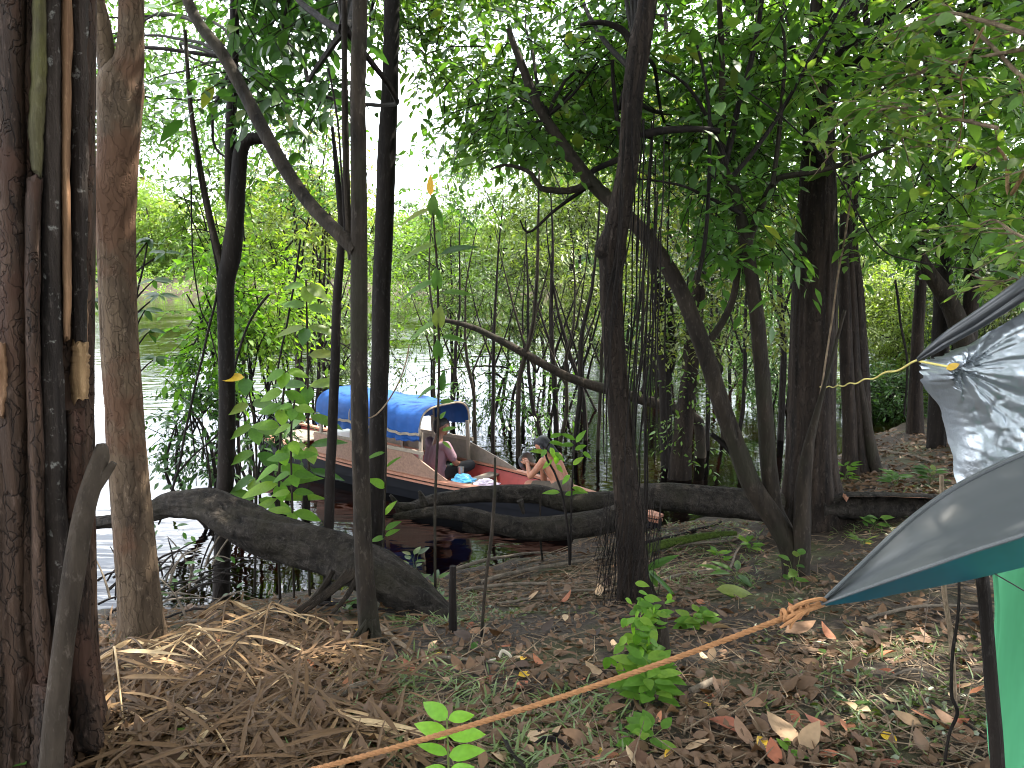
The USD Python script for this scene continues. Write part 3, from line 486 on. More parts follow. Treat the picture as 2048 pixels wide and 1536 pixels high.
YM2 = Yw(1360, 955); M2 = water_tree('flooded_tree', 'vine-wrapped trunk in the water behind the slanting stem', [(1360, 955, 50), (1370, 850, 38), (1385, 700, 33), (1396, 560, 29), (1411, 430, 25), (1432, 300, 19), (1455, 60, 14), (1470, -200, 10)], YM2, BARK_BROWN, 14, seed=113)
YM3 = Yw(1400, 850) - 1
M3 = water_tree('leaning_water_tree', 'pale slanting trunk leaning left over the water behind the woman', [(1400, 850, 22), (1330, 812, 22), (1280, 798, 22), (1200, 775, 21), (1140, 755, 18), (1060, 712, 16), (1000, 680, 14), (940, 652, 11), (880, 640, 8)], 11.0, BARK_GREY, seed=117)
rng = np.random.default_rng(77)
flood = []
for k, (x, y, w, lean, top) in enumerate([(950, 885, 8, -20, 620), (985, 905, 9, 8, 560), (1020, 870, 7, 26, 640), (1035, 915, 11, 40, 480), (1082, 890, 9, -25, 600), (1112, 880, 12, -8, 540), (1118, 895, 9, 30, 640), (1150, 905, 12, 35, 560), (1172, 880, 10, -60, 600), (1195, 900, 8, 22, 580), (1100, 860, 7, 60, 620), (1415, 900, 10, 10, 600), (1445, 880, 8, -14, 560), (1478, 890, 9, 18, 520), (905, 860, 8, 14, 600), (870, 850, 7, -12, 560), (1560, 880, 14, 0, 420), (1585, 860, 9, 16, 480), (600, 860, 15, -8, 470), (640, 850, 9, 18, 540)]):
    Y = min(Yw(x, y), 21.0)
    flood.append((water_tree('flooded_sapling', 'thin bent stem growing out of the shallow water ' + ('left of the boat canopy' if x < 700 else 'right behind the boat canopy' if x < 1000 else 'behind the woman on the bow' if x < 1200 else 'between the stems of the three-stemmed tree' if x < 1500 else 'just left of the stoutest trunk'), [(x, y, w), (x + lean * .2 + rng.normal(0, 6), y * .7 + top * .3, w * .95), (x + lean * .6 + rng.normal(0, 8), y * .35 + top * .65, w * .8), (x + lean, top, w * .55), (x + lean * 1.2 + rng.normal(0, 10), top - 160, w * .25)], Y, BARK_DARK if k % 3 else BARK_GREY, 7, 'sapling', ('thin stems left of the canopy' if x < 700 else 'thin stems behind the canopy' if x < 1000 else 'thin stems behind the woman' if x < 1200 else 'thin stems between the stems of the three-stemmed tree' if x < 1500 else 'thin stems left of the stoutest trunk'), seed=200 + k,
        extra=[([(x + lean * .4, y * .5 + top * .5, w * .5), (x + lean * .4 + sgn * 25, y * .35 + top * .65 - 20, w * .35), (x + lean * .4 + sgn * 60, top - 20 + rng.normal(0, 20), w * .15)], 0.1) for sgn in (-1, 1)]), x + lean, top, Y))
# ------------------------------------------------------------------ fallen logs
t = Thing('fallen_log', 'weathered fallen log arching from the left over the water edge to the bank', 'log', at(850, 1200, 4.6))
Ya, Yb = Yw(300, 1060), Yg(880, 1235)
P = [(150, 1046, 24), (235, 1040, 28), (300, 1022, 40), (350, 1008, 52), (410, 1010, 66), (465, 1038, 84), (520, 1064, 92), (600, 1085, 88), (680, 1112, 92), (760, 1150, 96), (830, 1195, 92), (900, 1245, 60)]
Ys = np.interp([p[0] for p in P], [150, 900], [5.7, Yb + .05])
t.add('trunk', ptube(P, Ys, sides=64, step=0.025, amp=0.17, kth=1.6, kz=3.5, ridge=0.10, seed=121, lobes=3, lobe_amp=0.13, twist=5.5, wob=0.05), BARK_LOG, smooth=60)
rng = np.random.default_rng(9)
for k in range(6):
    x = rng.uniform(640, 730); t.add('root', ptube([(x, 1140, 14), (x - 20 - k * 9, 1185, 11), (x - 50 - k * 16, 1222, 8), (x - 80 - k * 18, 1236, 5)], [4.85, 4.8, 4.75, Yg(x - 80 - k * 18, 1236)], sides=7, step=0.03, amp=0.1, seed=130 + k), BARK_GREY)
YL = 6.7
t = Thing('fallen_log', 'thick dark fallen log across the bank before the bow, forked at its left end', 'log', at(1400, 1020, YL))
t.add('trunk', ptube([(1560, 1014, 66), (1500, 1006, 64), (1420, 1000, 64), (1340, 992, 58), (1280, 994, 56), (1220, 1006, 46), (1140, 1006, 44), (1060, 990, 40), (980, 990, 36), (910, 998, 32), (850, 1008, 28), (800, 1022, 22)], np.linspace(YL + .1, YL + .25, 12), sides=44, step=0.03, amp=0.14, kth=1.5, kz=3, ridge=0.07, seed=141, wob=0.05), BARK_LOG, smooth=60)
t.add('limb', ptube([(1290, 1020, 58), (1220, 1040, 56), (1140, 1052, 54), (1060, 1056, 48), (990, 1046, 40), (930, 1030, 32), (880, 1024, 26), (830, 1028, 20), (790, 1032, 12)], np.linspace(YL - .12, YL + .0, 9), sides=40, step=0.03, amp=0.12, kth=1.5, kz=3, ridge=0.06, seed=142, wob=0.04), BARK_LOG, smooth=60)
for k, pth in enumerate(([(850, 1010, 20), (842, 990, 12), (838, 982, 6)], [(800, 1022, 18), (788, 1000, 10), (780, 990, 6)], [(830, 1016, 20), (800, 1012, 16), (778, 1010, 8)], [(1040, 1000, 16), (1045, 1018, 10), (1047, 1028, 6)], [(990, 1046, 30), (950, 1054, 26), (925, 1052, 16)])):
    t.add('stub', ptube(pth, YL + .05, sides=10, step=0.02, amp=0.2, seed=150 + k), BARK_LOG)
Yr = Yg(1800, 1035)
t = Thing('fallen_log', 'half-rotten fallen log with reddish bare top beside the grey tarp', 'log', at(1800, 1030, Yr))
t.add('trunk', ptube([(1640, 1014, 52), (1700, 1012, 56), (1780, 1014, 60), (1880, 1018, 64), (2000, 1024, 66)], Yr + .05, sides=36, step=0.03, amp=0.12, ridge=0.06, seed=161), BARK_LOG, smooth=60)
strip(t, 'bare_wood', [(1690, 994, 10), (1760, 993, 13), (1830, 995, 14), (1900, 998, 14)], Yr - .16, 0.02, bark('wood_red', (0.10, 0.045, 0.03), (0.30, 0.16, 0.10), 20, 1.0), 18)
# ------------------------------------------------------------------ the boat
Sn = plane(514, 874, 0.36); Bt = plane(1322, 1036, 0.24)
_a = (Bt - Sn)[:2]; _a = _a / np.linalg.norm(_a); _f = np.array([-_a[1], _a[0]])
Sc = Sn[:2] + _f * 0.42; _a = Bt[:2] - Sc; BL = float(np.linalg.norm(_a)); _a /= BL; _f = np.array([-_a[1], _a[0]])
def Bp(u, v, z):
    u, v, z = np.broadcast_arrays(np.asarray(u, float), np.asarray(v, float), np.asarray(z, float))
    return np.stack([Sc[0] + _a[0] * u + _f[0] * v, Sc[1] + _a[1] * u + _f[1] * v, z], -1)
_t = np.array([0, .15, .35, .55, .72, .85, .94, 1.0])
hw_ = PchipInterpolator(_t, [.40, .47, .52, .50, .38, .22, .10, .025]); sh_ = PchipInterpolator(_t, [.40, .345, .305, .29, .285, .275, .26, .24])
def hw(u): return hw_(np.clip(np.asarray(u) / BL, 0, 1))
def sh(u): return sh_(np.clip(np.asarray(u) / BL, 0, 1))
def u_at(px, side=-1.0, dz=0.0):
    us = np.linspace(0, BL, 600); p = project(Bp(us, side * hw(us), sh(us) + dz))[0]; return float(us[np.argmin(abs(p - px))])
def ribbon(A, B, thick=None):
    """A strip between two polylines; with thick (a vector per point or one), a closed slab."""
    A, B = np.asarray(A), np.asarray(B); n = len(A)
    if thick is None:
        V = np.vstack([A, B]); f = [((i, i + 1, n + i + 1), (i, n + i + 1, n + i)) for i in range(n - 1)]; return V, np.array(f).reshape(-1, 3)
    T = np.broadcast_to(thick, A.shape); V = np.stack([A, B, B + T, A + T], 1).reshape(-1, 3); f = []
    for i in range(n - 1):
        for j in range(4):
            a, b = i * 4 + j, i * 4 + (j + 1) % 4; f += [(a, b, b + 4), (a, b + 4, a + 4)]
    f += [(0, 2, 1), (0, 3, 2), (4 * n - 4, 4 * n - 3, 4 * n - 2), (4 * n - 4, 4 * n - 2, 4 * n - 1)]
    return V, np.array(f)
us = np.linspace(0, BL, 50)
boat = Thing('riverboat', 'long dark wooden riverboat with red inside and a blue tarpaulin canopy', 'boat', Bp(BL * .4, 0, 0.0))
X3 = lambda v: np.array([_f[0] * v, _f[1] * v, 0])
for s in (-1, 1):
    top = Bp(us, s * hw(us), sh(us)); mid = Bp(us, s * (hw(us) - .02), sh(us) * .45); ch = Bp(us, s * (hw(us) * .78), -0.10 + 0.2 * np.clip(us / BL - .8, 0, 1))
    # two planks to a side, the upper one lapped over the lower
    boat.add('hull_plank', ribbon(Bp(us, s * (hw(us) + .0), sh(us) - .012), Bp(us, s * (hw(us) - .025), sh(us) * .40), X3(-s * .022)), HULL_DARK)
    boat.add('hull_plank', ribbon(Bp(us, s * (hw(us) - .035), sh(us) * .44), ch, X3(-s * .022)), HULL_DARK)
    boat.add('inner_plank', ribbon(Bp(us, s * np.maximum(hw(us) - .032, .002), sh(us) - .014), Bp(us, s * np.maximum(hw(us) * .8 - .03, .001), us * 0 + .05), X3(-s * .006)), HULL_RED)
    boat.add('gunwale', ribbon(Bp(us, s * (hw(us) + .03), sh(us)), Bp(us, s * np.maximum(hw(us) - .05, 0.004), sh(us) + .004), np.array([0, 0, .028])), RAIL)
    boat.add('rubbing_strip', ribbon(Bp(us, s * (hw(us) + .006), sh(us) - .045), Bp(us, s * (hw(us) + .022), sh(us) - .045), np.array([0, 0, .026])), RAIL)
boat.add('bottom', ribbon(Bp(us, -hw(us) * .78, -.10), Bp(us, hw(us) * .78, -.10), np.array([0, 0, -.02])), HULL_DARK)
uf = np.linspace(0.05, BL * .97, 40)
for k in range(5):
    e0, e1 = -1 + k * .4 + .012, -1 + (k + 1) * .4 - .012
    boat.add('floor_board', ribbon(Bp(uf, e0 * (hw(uf) * .8 - .03), .045 + .003 * (k % 2)), Bp(uf, e1 * (hw(uf) * .8 - .03), .045 + .003 * (k % 2)), np.array([0, 0, .015])), HULL_RED if k != 2 else BOARD_GREY)
boat.add('transom', ribbon(Bp([0, 0], [-.40, .40], .40), Bp([0, 0], [-.30, .30], -.1), np.r_[_a * .03, 0]), HULL_DARK)
boat.add('stern_deck', ribbon(Bp([.05, .75], -hw([.05, .75]) + .04, .335), Bp([.05, .75], hw([.05, .75]) - .04, .335), np.array([0, 0, .018])), BOARD_GREY)
ubow = np.linspace(u_at(1075), BL * .985, 12)
boat.add('bow_deck', ribbon(Bp(ubow, -hw(ubow) + .055, sh(ubow) - .03), Bp(ubow, hw(ubow) - .055, sh(ubow) - .03), np.array([0, 0, .018])), HULL_RED)
for px in (690, 905, 985): 
    u0 = u_at(px, 1.0); boat.add('thwart', ribbon(Bp([u0, u0 + .16], -hw([u0, u0]) + .04, .21), Bp([u0, u0 + .16], hw([u0, u0]) - .04, .21), np.array([0, 0, .022])), BOARD_GREY)
uA, uB, uC = u_at(628), u_at(822), u_at(893)
for s, mt in ((-1, PLY), (1, BOARD_GREY)):
    uu = np.r_[np.linspace(uA, uB, 8), np.linspace(uB, uC + (.35 if s > 0 else 0), 6)[1:]]; h = np.r_[np.full(8, .26), np.linspace(.26, .02, 6)[1:]]
    boat.add('side_board', ribbon(Bp(uu, s * (hw(uu) - .01), sh(uu) + .028), Bp(uu, s * (hw(uu) - .01), sh(uu) + .028 + h), X3(-s * .016)), mt)
    boat.add('board_cleat', ribbon(Bp([uA, uA], s * (hw(uA) - .03), sh(uA) + .03), Bp([uA, uA], s * (hw(uA) - .03), sh(uA) + .27), np.r_[_a * -.03, 0]), BOARD_GREY)
# canopy
uS, uE = u_at(632), u_at(836)
def arch(w, n=17):
    th = np.linspace(0, np.pi, n); v = -np.cos(th); v = np.sign(v) * np.abs(v) ** .55; z = np.sin(th) ** .62
    return v * w, z
un = np.linspace(uS, uE, 40); rows = []
for u in un:
    v, z = arch(.47); zb = .80 + .02 * (uE - u)
    wr = .012 * (meshkit.fbm(np.stack([np.full(17, u * 9), np.arange(17) * .5, np.zeros(17)], 1), 3, 4) - .5) + .006 * np.sin(u * 38 + np.arange(17) * .8) * (np.sin(np.linspace(0, np.pi, 17)) < .8)
    rows.append(Bp(u + .0, v + wr, zb + z * .33 + wr * .8 - .025 * (np.sin((u - uS) / (uE - uS) * np.pi * 3) ** 2)))
rows = np.array(rows); n, m = rows.shape[:2]
def sheet(R, thick=None):
    n, m = R.shape[:2]; i, j = np.meshgrid(np.arange(n - 1), np.arange(m - 1), indexing='ij'); q = np.stack([i * m + j, i * m + j + 1, (i + 1) * m + j + 1, (i + 1) * m + j], -1).reshape(-1, 4)
    return R.reshape(-1, 3), np.vstack([q[:, [0, 1, 2]], q[:, [0, 2, 3]]])
boat.add('canopy_tarp', sheet(rows), TARP_BLUE, smooth=True)
fl = rows[:, 0][:, None] + np.linspace(0, 1, 5)[None, :, None] * np.array([0, 0, -.085]) + (meshkit.fbm(np.stack([np.repeat(un[:, None] * 14, 5, 1), np.tile(np.arange(5.0), (40, 1)), np.zeros((40, 5))], -1), 3, 2)[..., None] - .5) * np.array([_f[0], _f[1], .5]) * .10 * np.linspace(0, 1, 5)[None, :, None]
boat.add('tarp_skirt', sheet(fl), TARP_BLUE, smooth=True)
for s in (0, -1):
    boat.add('canopy_batten', ribbon(rows[:, s] + X3(-.014 if s == 0 else .014), rows[:, s] + X3(-.014 if s == 0 else .014) + np.array([0, 0, .03]), X3(-.01 if s == 0 else .01)), POST_WOOD)
for u in np.linspace(uS + .03, uE - .006, 4):
    v, z = arch(.46); boat.add('canopy_rib', tube(Bp(u, v, .795 + .02 * (uE - u) + z * .315), np.full(17, .013), sides=8, step=.04), POST_WOOD)
for s in (-1, 1):
    for u in np.linspace(uS + .05, uE - .01, 4):
        p0, p1 = Bp(u, s * (hw(u) - .03), sh(u) - .1), Bp(u, s * .44, .84); d = np.r_[_a * .045, 0]
        boat.add('post', ribbon([p0 - d / 2, p1 - d / 2], [p0 + d / 2, p1 + d / 2], X3(-s * .025)), POST_WOOD)
    ur = np.linspace(uS + .02, uE + .05, 5)
    boat.add('side_rail', ribbon(Bp(ur, s * .475, .575), Bp(ur, s * .475, .62), X3(-s * .02)), POST_WOOD)
# motor
om = Thing('outboard_motor', 'black outboard motor on the stern of the boat', 'motor', Bp(-.05, .05, .5))
c = m3.Manifold.hull_points(np.vstack([Bp(-.12 + x, .05 + y, .62 + z) for x, y, z in [(a * .10, b * .10, c * .12) for a in (-1, 1) for b in (-1, 1) for c in (-1, 1)] + [(a * .15, b * .12, 0.02) for a in (-1, 1) for b in (-1, 1)] + [(0, 0, .16), (.14, 0, -.1)]]))
om.add('cowl', man(c), MOTOR_BLACK, smooth=30)
om.add('cowl_band', ribbon(Bp([-.275, .035], [-.075, -.075], .61), Bp([-.275, .035], [-.075, -.075], .625), X3(-.003)), METAL_GREY)
om.add('shaft', box(Bp(-.12, .05, .22), (.09, .07, .62)), MOTOR_BLACK)
om.add('bracket', box(Bp(-.03, .05, .40), (.10, .22, .16)), MOTOR_BLACK)
om.add('tiller', tube([Bp(-.02, .05, .56), Bp(.25, .02, .60), Bp(.5, 0, .62)], [.018, .016, .02], sides=8), MOTOR_BLACK)
om.add('propeller', ell(Bp(-.22, .05, -.12), (.05, .05, .09)), MOTOR_BLACK)
pl = tube([at(496, 880, 11.2), at(560, 855, 11.0), at(642, 834, 10.6)], [.018, .018, .016], sides=8)
tag(obj('pole', pl, WOOD_PALE), 'pale wooden pole lying slantwise over the stern', 'pole')
# cargo
def lathe(prof, c, n=20, tilt=None):
    p = np.asarray(prof, float); th = np.arange(n) * 2 * np.pi / n
    V = np.stack([p[:, None, 0] * np.cos(th), p[:, None, 0] * np.sin(th), np.repeat(p[:, 1:], n, 1)], -1)
    k = len(p); i, j = np.meshgrid(np.arange(k - 1), np.arange(n), indexing='ij'); q = np.stack([i * n + j, i * n + (j + 1) % n, (i + 1) * n + (j + 1) % n, (i + 1) * n + j], -1).reshape(-1, 4)
    V = V.reshape(-1, 3)
    if tilt is not None: V = V @ np.asarray(tilt).T
    return V + np.asarray(c), np.vstack([q[:, [0, 1, 2]], q[:, [0, 2, 3]]])
uw = u_at(700, 0.4)
wb = Thing('white_canister', 'white plastic canister standing in the boat behind the plywood side board', 'canister', Bp(uw, .05, .1))
wb.add('body', man(m3.Manifold.batch_hull([m3.Manifold.sphere(.03, 10).translate(tuple(Bp(uw, .05, .1) + np.array([x * .13, y * .1, z]))) for x in (-1, 1) for y in (-1, 1) for z in (0, .42)])), WHITE_PLASTIC)
wb.add('cap', lathe([(0, .045), (.035, .045), (.035, 0)], Bp(uw, .1, .545), 12), MOTOR_BLACK)
ug = u_at(908, .35)
cup = Bp(ug + .03, .12, .232); tag(obj('green_cup', lathe([(0, 0), (.028, 0), (.04, .11), (.037, .11), (.025, .006), (0, .006)], cup), CUP_GREEN, smooth=40), 'bright green plastic cup beside the man in the boat', 'cup')
ug2 = u_at(925, .3); cup = Bp(ug2 + .02, .10, .232); tag(obj('metal_cup', lathe([(0, 0), (.036, 0), (.04, .10), (.037, .10), (.033, .006), (0, .006)], cup), METAL_GREY, smooth=40), 'dull metal cup standing next to the green cup', 'cup')
def bag(c, s, seed):
    m = trimesh.creation.icosphere(4, 1.0); v = np.array(m.vertices); n = meshkit.fbm(v * 2.2, 4, seed); r = .75 + .55 * np.abs(n - .5) * 2 + .25 * np.maximum(v[:, 2], 0) ** 6
    return v * r[:, None] * np.array(s) + np.asarray(c), np.array(m.faces)
ub = u_at(905, -.5)
tag(obj('plastic_bag', bag(Bp(ub + .05, -.10, .21), (.17, .13, .10), 3), BAG_BLUE, smooth=20), 'crumpled blue plastic bag in the bow of the boat', 'bag')
tag(obj('plastic_bag', bag(Bp(ub + .35, -.05, .20), (.19, .12, .09), 7), BAG_WHITE, smooth=20), 'crumpled whitish plastic bag right of the blue one', 'bag')
paddle = [Bp(u_at(975, .2), .25, .26), Bp(u_at(1010, .2), -.05, .12)]
tag(obj('stick', tube(paddle, [.014, .012], sides=7), WOOD_PALE), 'short pale stick leaning against the red inside of the bow', 'stick')

# ------------------------------------------------------------------ people
def bones(bs, ref=0.018, it=10):
    parts = []
    for p, q, rp, rq in bs:
        parts.append(m3.Manifold.batch_hull([m3.Manifold.sphere(float(rp), 16).translate(tuple(map(float, p))), m3.Manifold.sphere(float(rq), 16).translate(tuple(map(float, q)))]))
    M = m3.Manifold.batch_boolean(parts, m3.OpType.Add).refine_to_length(ref); v, f = man(M)
    tm = trimesh.Trimesh(v, f, process=True); trimesh.smoothing.filter_taubin(tm, iterations=it); return np.array(tm.vertices), np.array(tm.faces)
def frame(origin, face):
    x = np.r_[unit(np.asarray(face[:2], float)), 0]; y = np.array([-x[1], x[0], 0]); R = np.stack([x, y, [0, 0, 1]], 1)
    return lambda p: np.asarray(p, float) @ R.T + origin, R
def handbones(w, d, up, side):
    """Palm at w going along d; fingers curled towards -up; side = direction of the thumb."""
    d, up = unit(np.asarray(d, float)), unit(np.asarray(up, float)); s = unit(np.cross(up, d)) * side; up = unit(np.cross(d, s)) * side
    w = np.asarray(w, float); k = w + d * .085; b = [(w, w + d * .05, .024, .026), (w + d * .03 + s * .024, k + s * .026, .017, .013), (w + d * .03 - s * .022, k - s * .028, .017, .012), (k + s * .026, k - s * .028, .013, .012)]
    for i, ln in enumerate((.072, .080, .075, .058)):
        a = k + s * (.028 - .019 * i); c1 = a + d * ln * .55 - up * ln * .22; c2 = c1 + d * ln * .2 - up * ln * .42
        b += [(a, c1, .0095, .0088), (c1, c2, .0088, .0075)]
    a = w + d * .025 + s * .022; c1 = a + d * .035 + s * .03 - up * .012; b += [(a, c1, .0135, .0105), (c1, c1 + d * .03 - up * .012, .0105, .008)]
    return b
def headparts(hc, fwd, upv):
    """Skull, jaw, nose, ears as bones round the head centre."""
    f, u = unit(np.asarray(fwd, float)), unit(np.asarray(upv, float)); s = np.cross(u, f)
    P = lambda x, y, z: np.asarray(hc) + f * x + s * y + u * z
    b = [(P(-.02, 0, .03), P(.025, 0, .03), .083, .080), (P(.035, 0, -.03), P(.055, 0, -.075), .058, .032), (P(0, .02, -.03), P(0, -.02, -.03), .06, .06), (P(.092, 0, .0), P(.112, 0, -.022), .010, .013), (P(.09, .012, -.052), P(.09, -.012, -.052), .010, .010),
         (P(-.005, .078, .0), P(-.012, .083, -.02), .014, .010), (P(-.005, -.078, .0), P(-.012, -.083, -.02), .014, .010), (P(.08, .03, .025), P(.08, -.03, .025), .014, .014)]
    return b, P
def person(name_label, origin, face, J, skin, headdir, headup, extra, k=1.0):
    W0, R = frame(np.asarray(origin), face); W = lambda p: W0(np.asarray(p, float)) * k + np.asarray(origin) * (1 - k); th = Thing('person', name_label, 'person', origin)
    hb, HP = headparts(J['head'], headdir, headup)
    b = hb + [(J['neck'], np.asarray(J['head']) + np.array([-.01, 0, -.04]), .058, .052)]
    b += [((J['chest'][0], y, J['chest'][2]), (J['belly'][0], y * .75, J['belly'][2]), .092, .088) for y in (-.075, 0, .075)]
    b += [((J['belly'][0], y * .75, J['belly'][2]), (0, y, .08), .088, .105) for y in (-.07, 0, .07)]
    b += [(J['neck'], (J['chest'][0], 0, J['chest'][2] + .02), .06, .09)]
    for s in ('l', 'r'):
        sg = 1 if s == 'l' else -1
        b += [((J['chest'][0] - .01, sg * .06, J['chest'][2] + .04), J['sh_' + s], .075, .056), (J['sh_' + s], J['el_' + s], .050, .038), (J['el_' + s], J['wr_' + s], .038, .027)]
        b += handbones(J['wr_' + s], J['hd_' + s], J['hu_' + s], sg * J.get('thumb', 1))
        b += [((0, sg * .09, .08), J['kn_' + s], .085, .058), (J['kn_' + s], J['an_' + s], .055, .038), (J['an_' + s], J['to_' + s], .038, .026)]
    v, f = bones(b); th.add('body', (W(v), f), skin, smooth=True)
    for y in (-.031, .031):
        th.add('eye', tuple((W(ell(HP(.080, y, .008), (.011,) * 3, 2)[0]), ell((0, 0, 0), (1,) * 3, 2)[1])), EYE_WHITE, smooth=True)
    for nm, bs, mt, it in extra(J, HP):
        v, f = bones(bs, it=it); th.add(nm, (W(v), f), mt, smooth=True)
    return th, W
um = u_at(868, -.2) + .02
mo = Bp(um - .08, .0, .17)
JM = dict(chest=(.03, 0, .36), belly=(-.02, 0, .2), neck=(.05, 0, .52), head=(.10, 0, .655), sh_l=(.04, .185, .45), sh_r=(.04, -.185, .45), el_l=(.12, .25, .22), el_r=(.15, -.24, .21), wr_l=(.34, .12, .16), wr_r=(.36, -.10, .14),
          hd_l=(.8, -.4, 0), hd_r=(.8, .4, 0), hu_l=(0, 0, 1), hu_r=(0, 0, 1), kn_l=(.36, .27, .14), kn_r=(.38, -.25, .15), an_l=(.22, -.06, .0), an_r=(.34, .08, -.01), to_l=(.30, -.16, -.02), to_r=(.42, .18, -.02))
def mx(J, HP):
    sh = [((J['chest'][0], y, J['chest'][2]), (J['belly'][0], y * .8, J['belly'][2]), .108, .108) for y in (-.085, 0, .085)] + [((J['belly'][0], y * .8, J['belly'][2]), (0, y, .06), .108, .118) for y in (-.08, 0, .08)]
    for s, sg in (('l', 1), ('r', -1)):
        e = np.asarray(J['sh_' + s]) * .35 + np.asarray(J['el_' + s]) * .65
        sh += [((J['chest'][0] - .01, sg * .06, J['chest'][2] + .04), J['sh_' + s], .085, .066), (J['sh_' + s], e, .066, .062)]
    tr = []
    for s, sg in (('l', 1), ('r', -1)): tr += [((0, sg * .09, .06), J['kn_' + s], .10, .072), (J['kn_' + s], np.asarray(J['kn_' + s]) * .5 + np.asarray(J['an_' + s]) * .5, .07, .06)]
    hr = [(HP(-.03, 0, .05), HP(.03, 0, .065), .086, .070), (HP(-.05, 0, .01), HP(-.055, 0, -.03), .066, .05)]
    return [('shirt', sh, SHIRT, 8), ('trousers', tr, CLOTH_DARK, 8), ('hair', hr, HAIR, 4)]
person('person in a mauve T-shirt sitting under the canopy of the boat', mo, (.75, .66), JM, SKIN_DARK, (.95, -.25, -.05), (0.05, 0, 1), mx, .94)
uwm = u_at(1112, -.3)
wo = Bp(uwm + .02, -.02, float(sh(uwm)) + .02)
JW = dict(chest=(.12, 0, .34), belly=(.02, 0, .19), neck=(.20, 0, .475), head=(.275, .0, .575), sh_l=(.16, .175, .42), sh_r=(.16, -.175, .42), el_l=(.30, .25, .22), el_r=(.30, -.22, .2), wr_l=(.43, .13, .33), wr_r=(.47, -.06, .28),
          hd_l=(.6, -.3, .5), hd_r=(.7, .3, .2), hu_l=(-.3, .2, .8), hu_r=(0, 0, 1), kn_l=(.42, .12, .06), kn_r=(.34, -.10, .30), an_l=(.12, .24, .0), an_r=(.36, -.16, -.06), to_l=(.02, .22, -.01), to_r=(.48, -.16, -.09))
def wx_(J, HP):
    st = [((-.02, y, .10), (0, y, .05), .112, .12) for y in (-.07, 0, .07)]
    for s, sg in (('l', 1), ('r', -1)):
        k = np.asarray(J['kn_' + s]); st += [((0, sg * .09, .07), np.array([0, sg * .09, .07]) * .25 + k * .75, .10, .075)]
    hr = [(HP(-.025, 0, .045), HP(.035, 0, .065), .090, .072), (HP(-.05, 0, .02), HP(-.085, 0, -.08), .072, .06), (HP(-.085, 0, -.08), HP(-.12, .0, -.18), .06, .045), (HP(-.12, 0, -.18), HP(-.14, .02, -.26), .045, .02), (HP(-.02, .075, .0), HP(-.04, .085, -.12), .022, .016), (HP(-.02, -.075, .0), HP(-.04, -.085, -.12), .022, .016)]
    return [('shorts', st, CLOTH_GREY, 8), ('hair', hr, HAIR, 6)]
wth, WW = person('person with long black hair and bare back scrubbing a pot on the bow', wo, (-.80, .60), JW, SKIN, (.75, 0, -.55), (.55, 0, .8), wx_, .86)
def aim(nz):
    z = unit(np.asarray(nz, float)); x = unit(np.cross(z, [0, 0, 1.0])); return np.stack([x, np.cross(z, x), z], 1)
bw = Thing('cooking_pot', 'blackened round pot held up by the person on the bow, its pale inside showing', 'pot', WW((.50, .04, .33)))
TL = aim((.55, -.55, .35))
bw.add('bowl', lathe([(0, -.10), (.05, -.095), (.09, -.06), (.105, .0), (.108, .01), (.102, .01)], WW((.50, .03, .34)), 24, TL), POT_BLACK, smooth=40)
bw.add('inside', lathe([(.104, .008), (.098, -.01), (.085, -.055), (.05, -.086), (0, -.092)], WW((.50, .03, .34)), 24, TL), METAL_GREY, smooth=40)
# ------------------------------------------------------------------ tarps at the right
def quadsheet(rows, nu, nv, rel=None):
    """Rows of 3D points (each a polyline), interpolated both ways."""
    G = []
    for r in rows:
        r = np.asarray(r); s = np.linspace(0, 1, len(r)); G.append(np.stack([PchipInterpolator(s, r[:, k])(np.linspace(0, 1, nu)) if len(r) > 2 else np.interp(np.linspace(0, 1, nu), s, r[:, k]) for k in range(3)], 1))
    G = np.array(G); s = np.linspace(0, 1, len(G)); q = np.linspace(0, 1, nv)
    S = np.stack([[PchipInterpolator(s, G[:, i, k])(q) if len(G) > 2 else np.interp(q, s, G[:, i, k]) for i in range(nu)] for k in range(3)], -1)
    return S if rel is None else S + rel(S)
gt = Thing('grey_tarp', 'smooth grey tarpaulin with teal underside, its corner pulled down by an orange rope', 'tarp', at(1645, 1205, 1.9))
def pr(*a): return [at(x, y, Y) for x, y, Y in a]
up_edge = pr((1640, 1205, 1.90), (1720, 1130, 1.95), (1800, 1055, 2.0), (1870, 1000, 2.05), (1930, 962, 2.1), (2050, 905, 2.15), (2300, 800, 2.2))
lo_edge = pr((1641, 1209, 1.90), (1720, 1180, 1.84), (1800, 1152, 1.78), (1870, 1128, 1.74), (1930, 1107, 1.72), (2050, 1068, 1.66), (2300, 980, 1.6))
bo_edge = pr((1641, 1212, 1.90), (1720, 1203, 1.90), (1800, 1187, 1.90), (1870, 1174, 1.90), (1930, 1162, 1.90), (2050, 1134, 1.90), (2300, 1060, 1.9))
mid = [(np.array(a) + np.array(b)) / 2 + np.array([0, .02, -.012 - .01 * i]) for i, (a, b) in enumerate(zip(up_edge, lo_edge))]
gt.add('top_panel', sheet(quadsheet([up_edge, mid, lo_edge], 60, 24)), TARP_GREY, smooth=True)
gt.add('underside', sheet(quadsheet([lo_edge, bo_edge], 60, 8)), TARP_TEAL, smooth=True)
gt.add('hem', tube([p + np.array([0, -.002, 0]) for p in up_edge], [.004, .006, .007, .007, .007, .007, .007], sides=8, step=.02), TARP_GREY)
gt.add('hem', tube([p + np.array([0, -.002, 0]) for p in lo_edge], [.003, .004, .005, .005, .005, .005, .005], sides=8, step=.02), TARP_GREY)
pb = Thing('black_plastic_sheet', 'crinkled shiny black plastic sheet hanging behind the grey tarp', 'plastic sheet', at(1835, 725, 2.6))
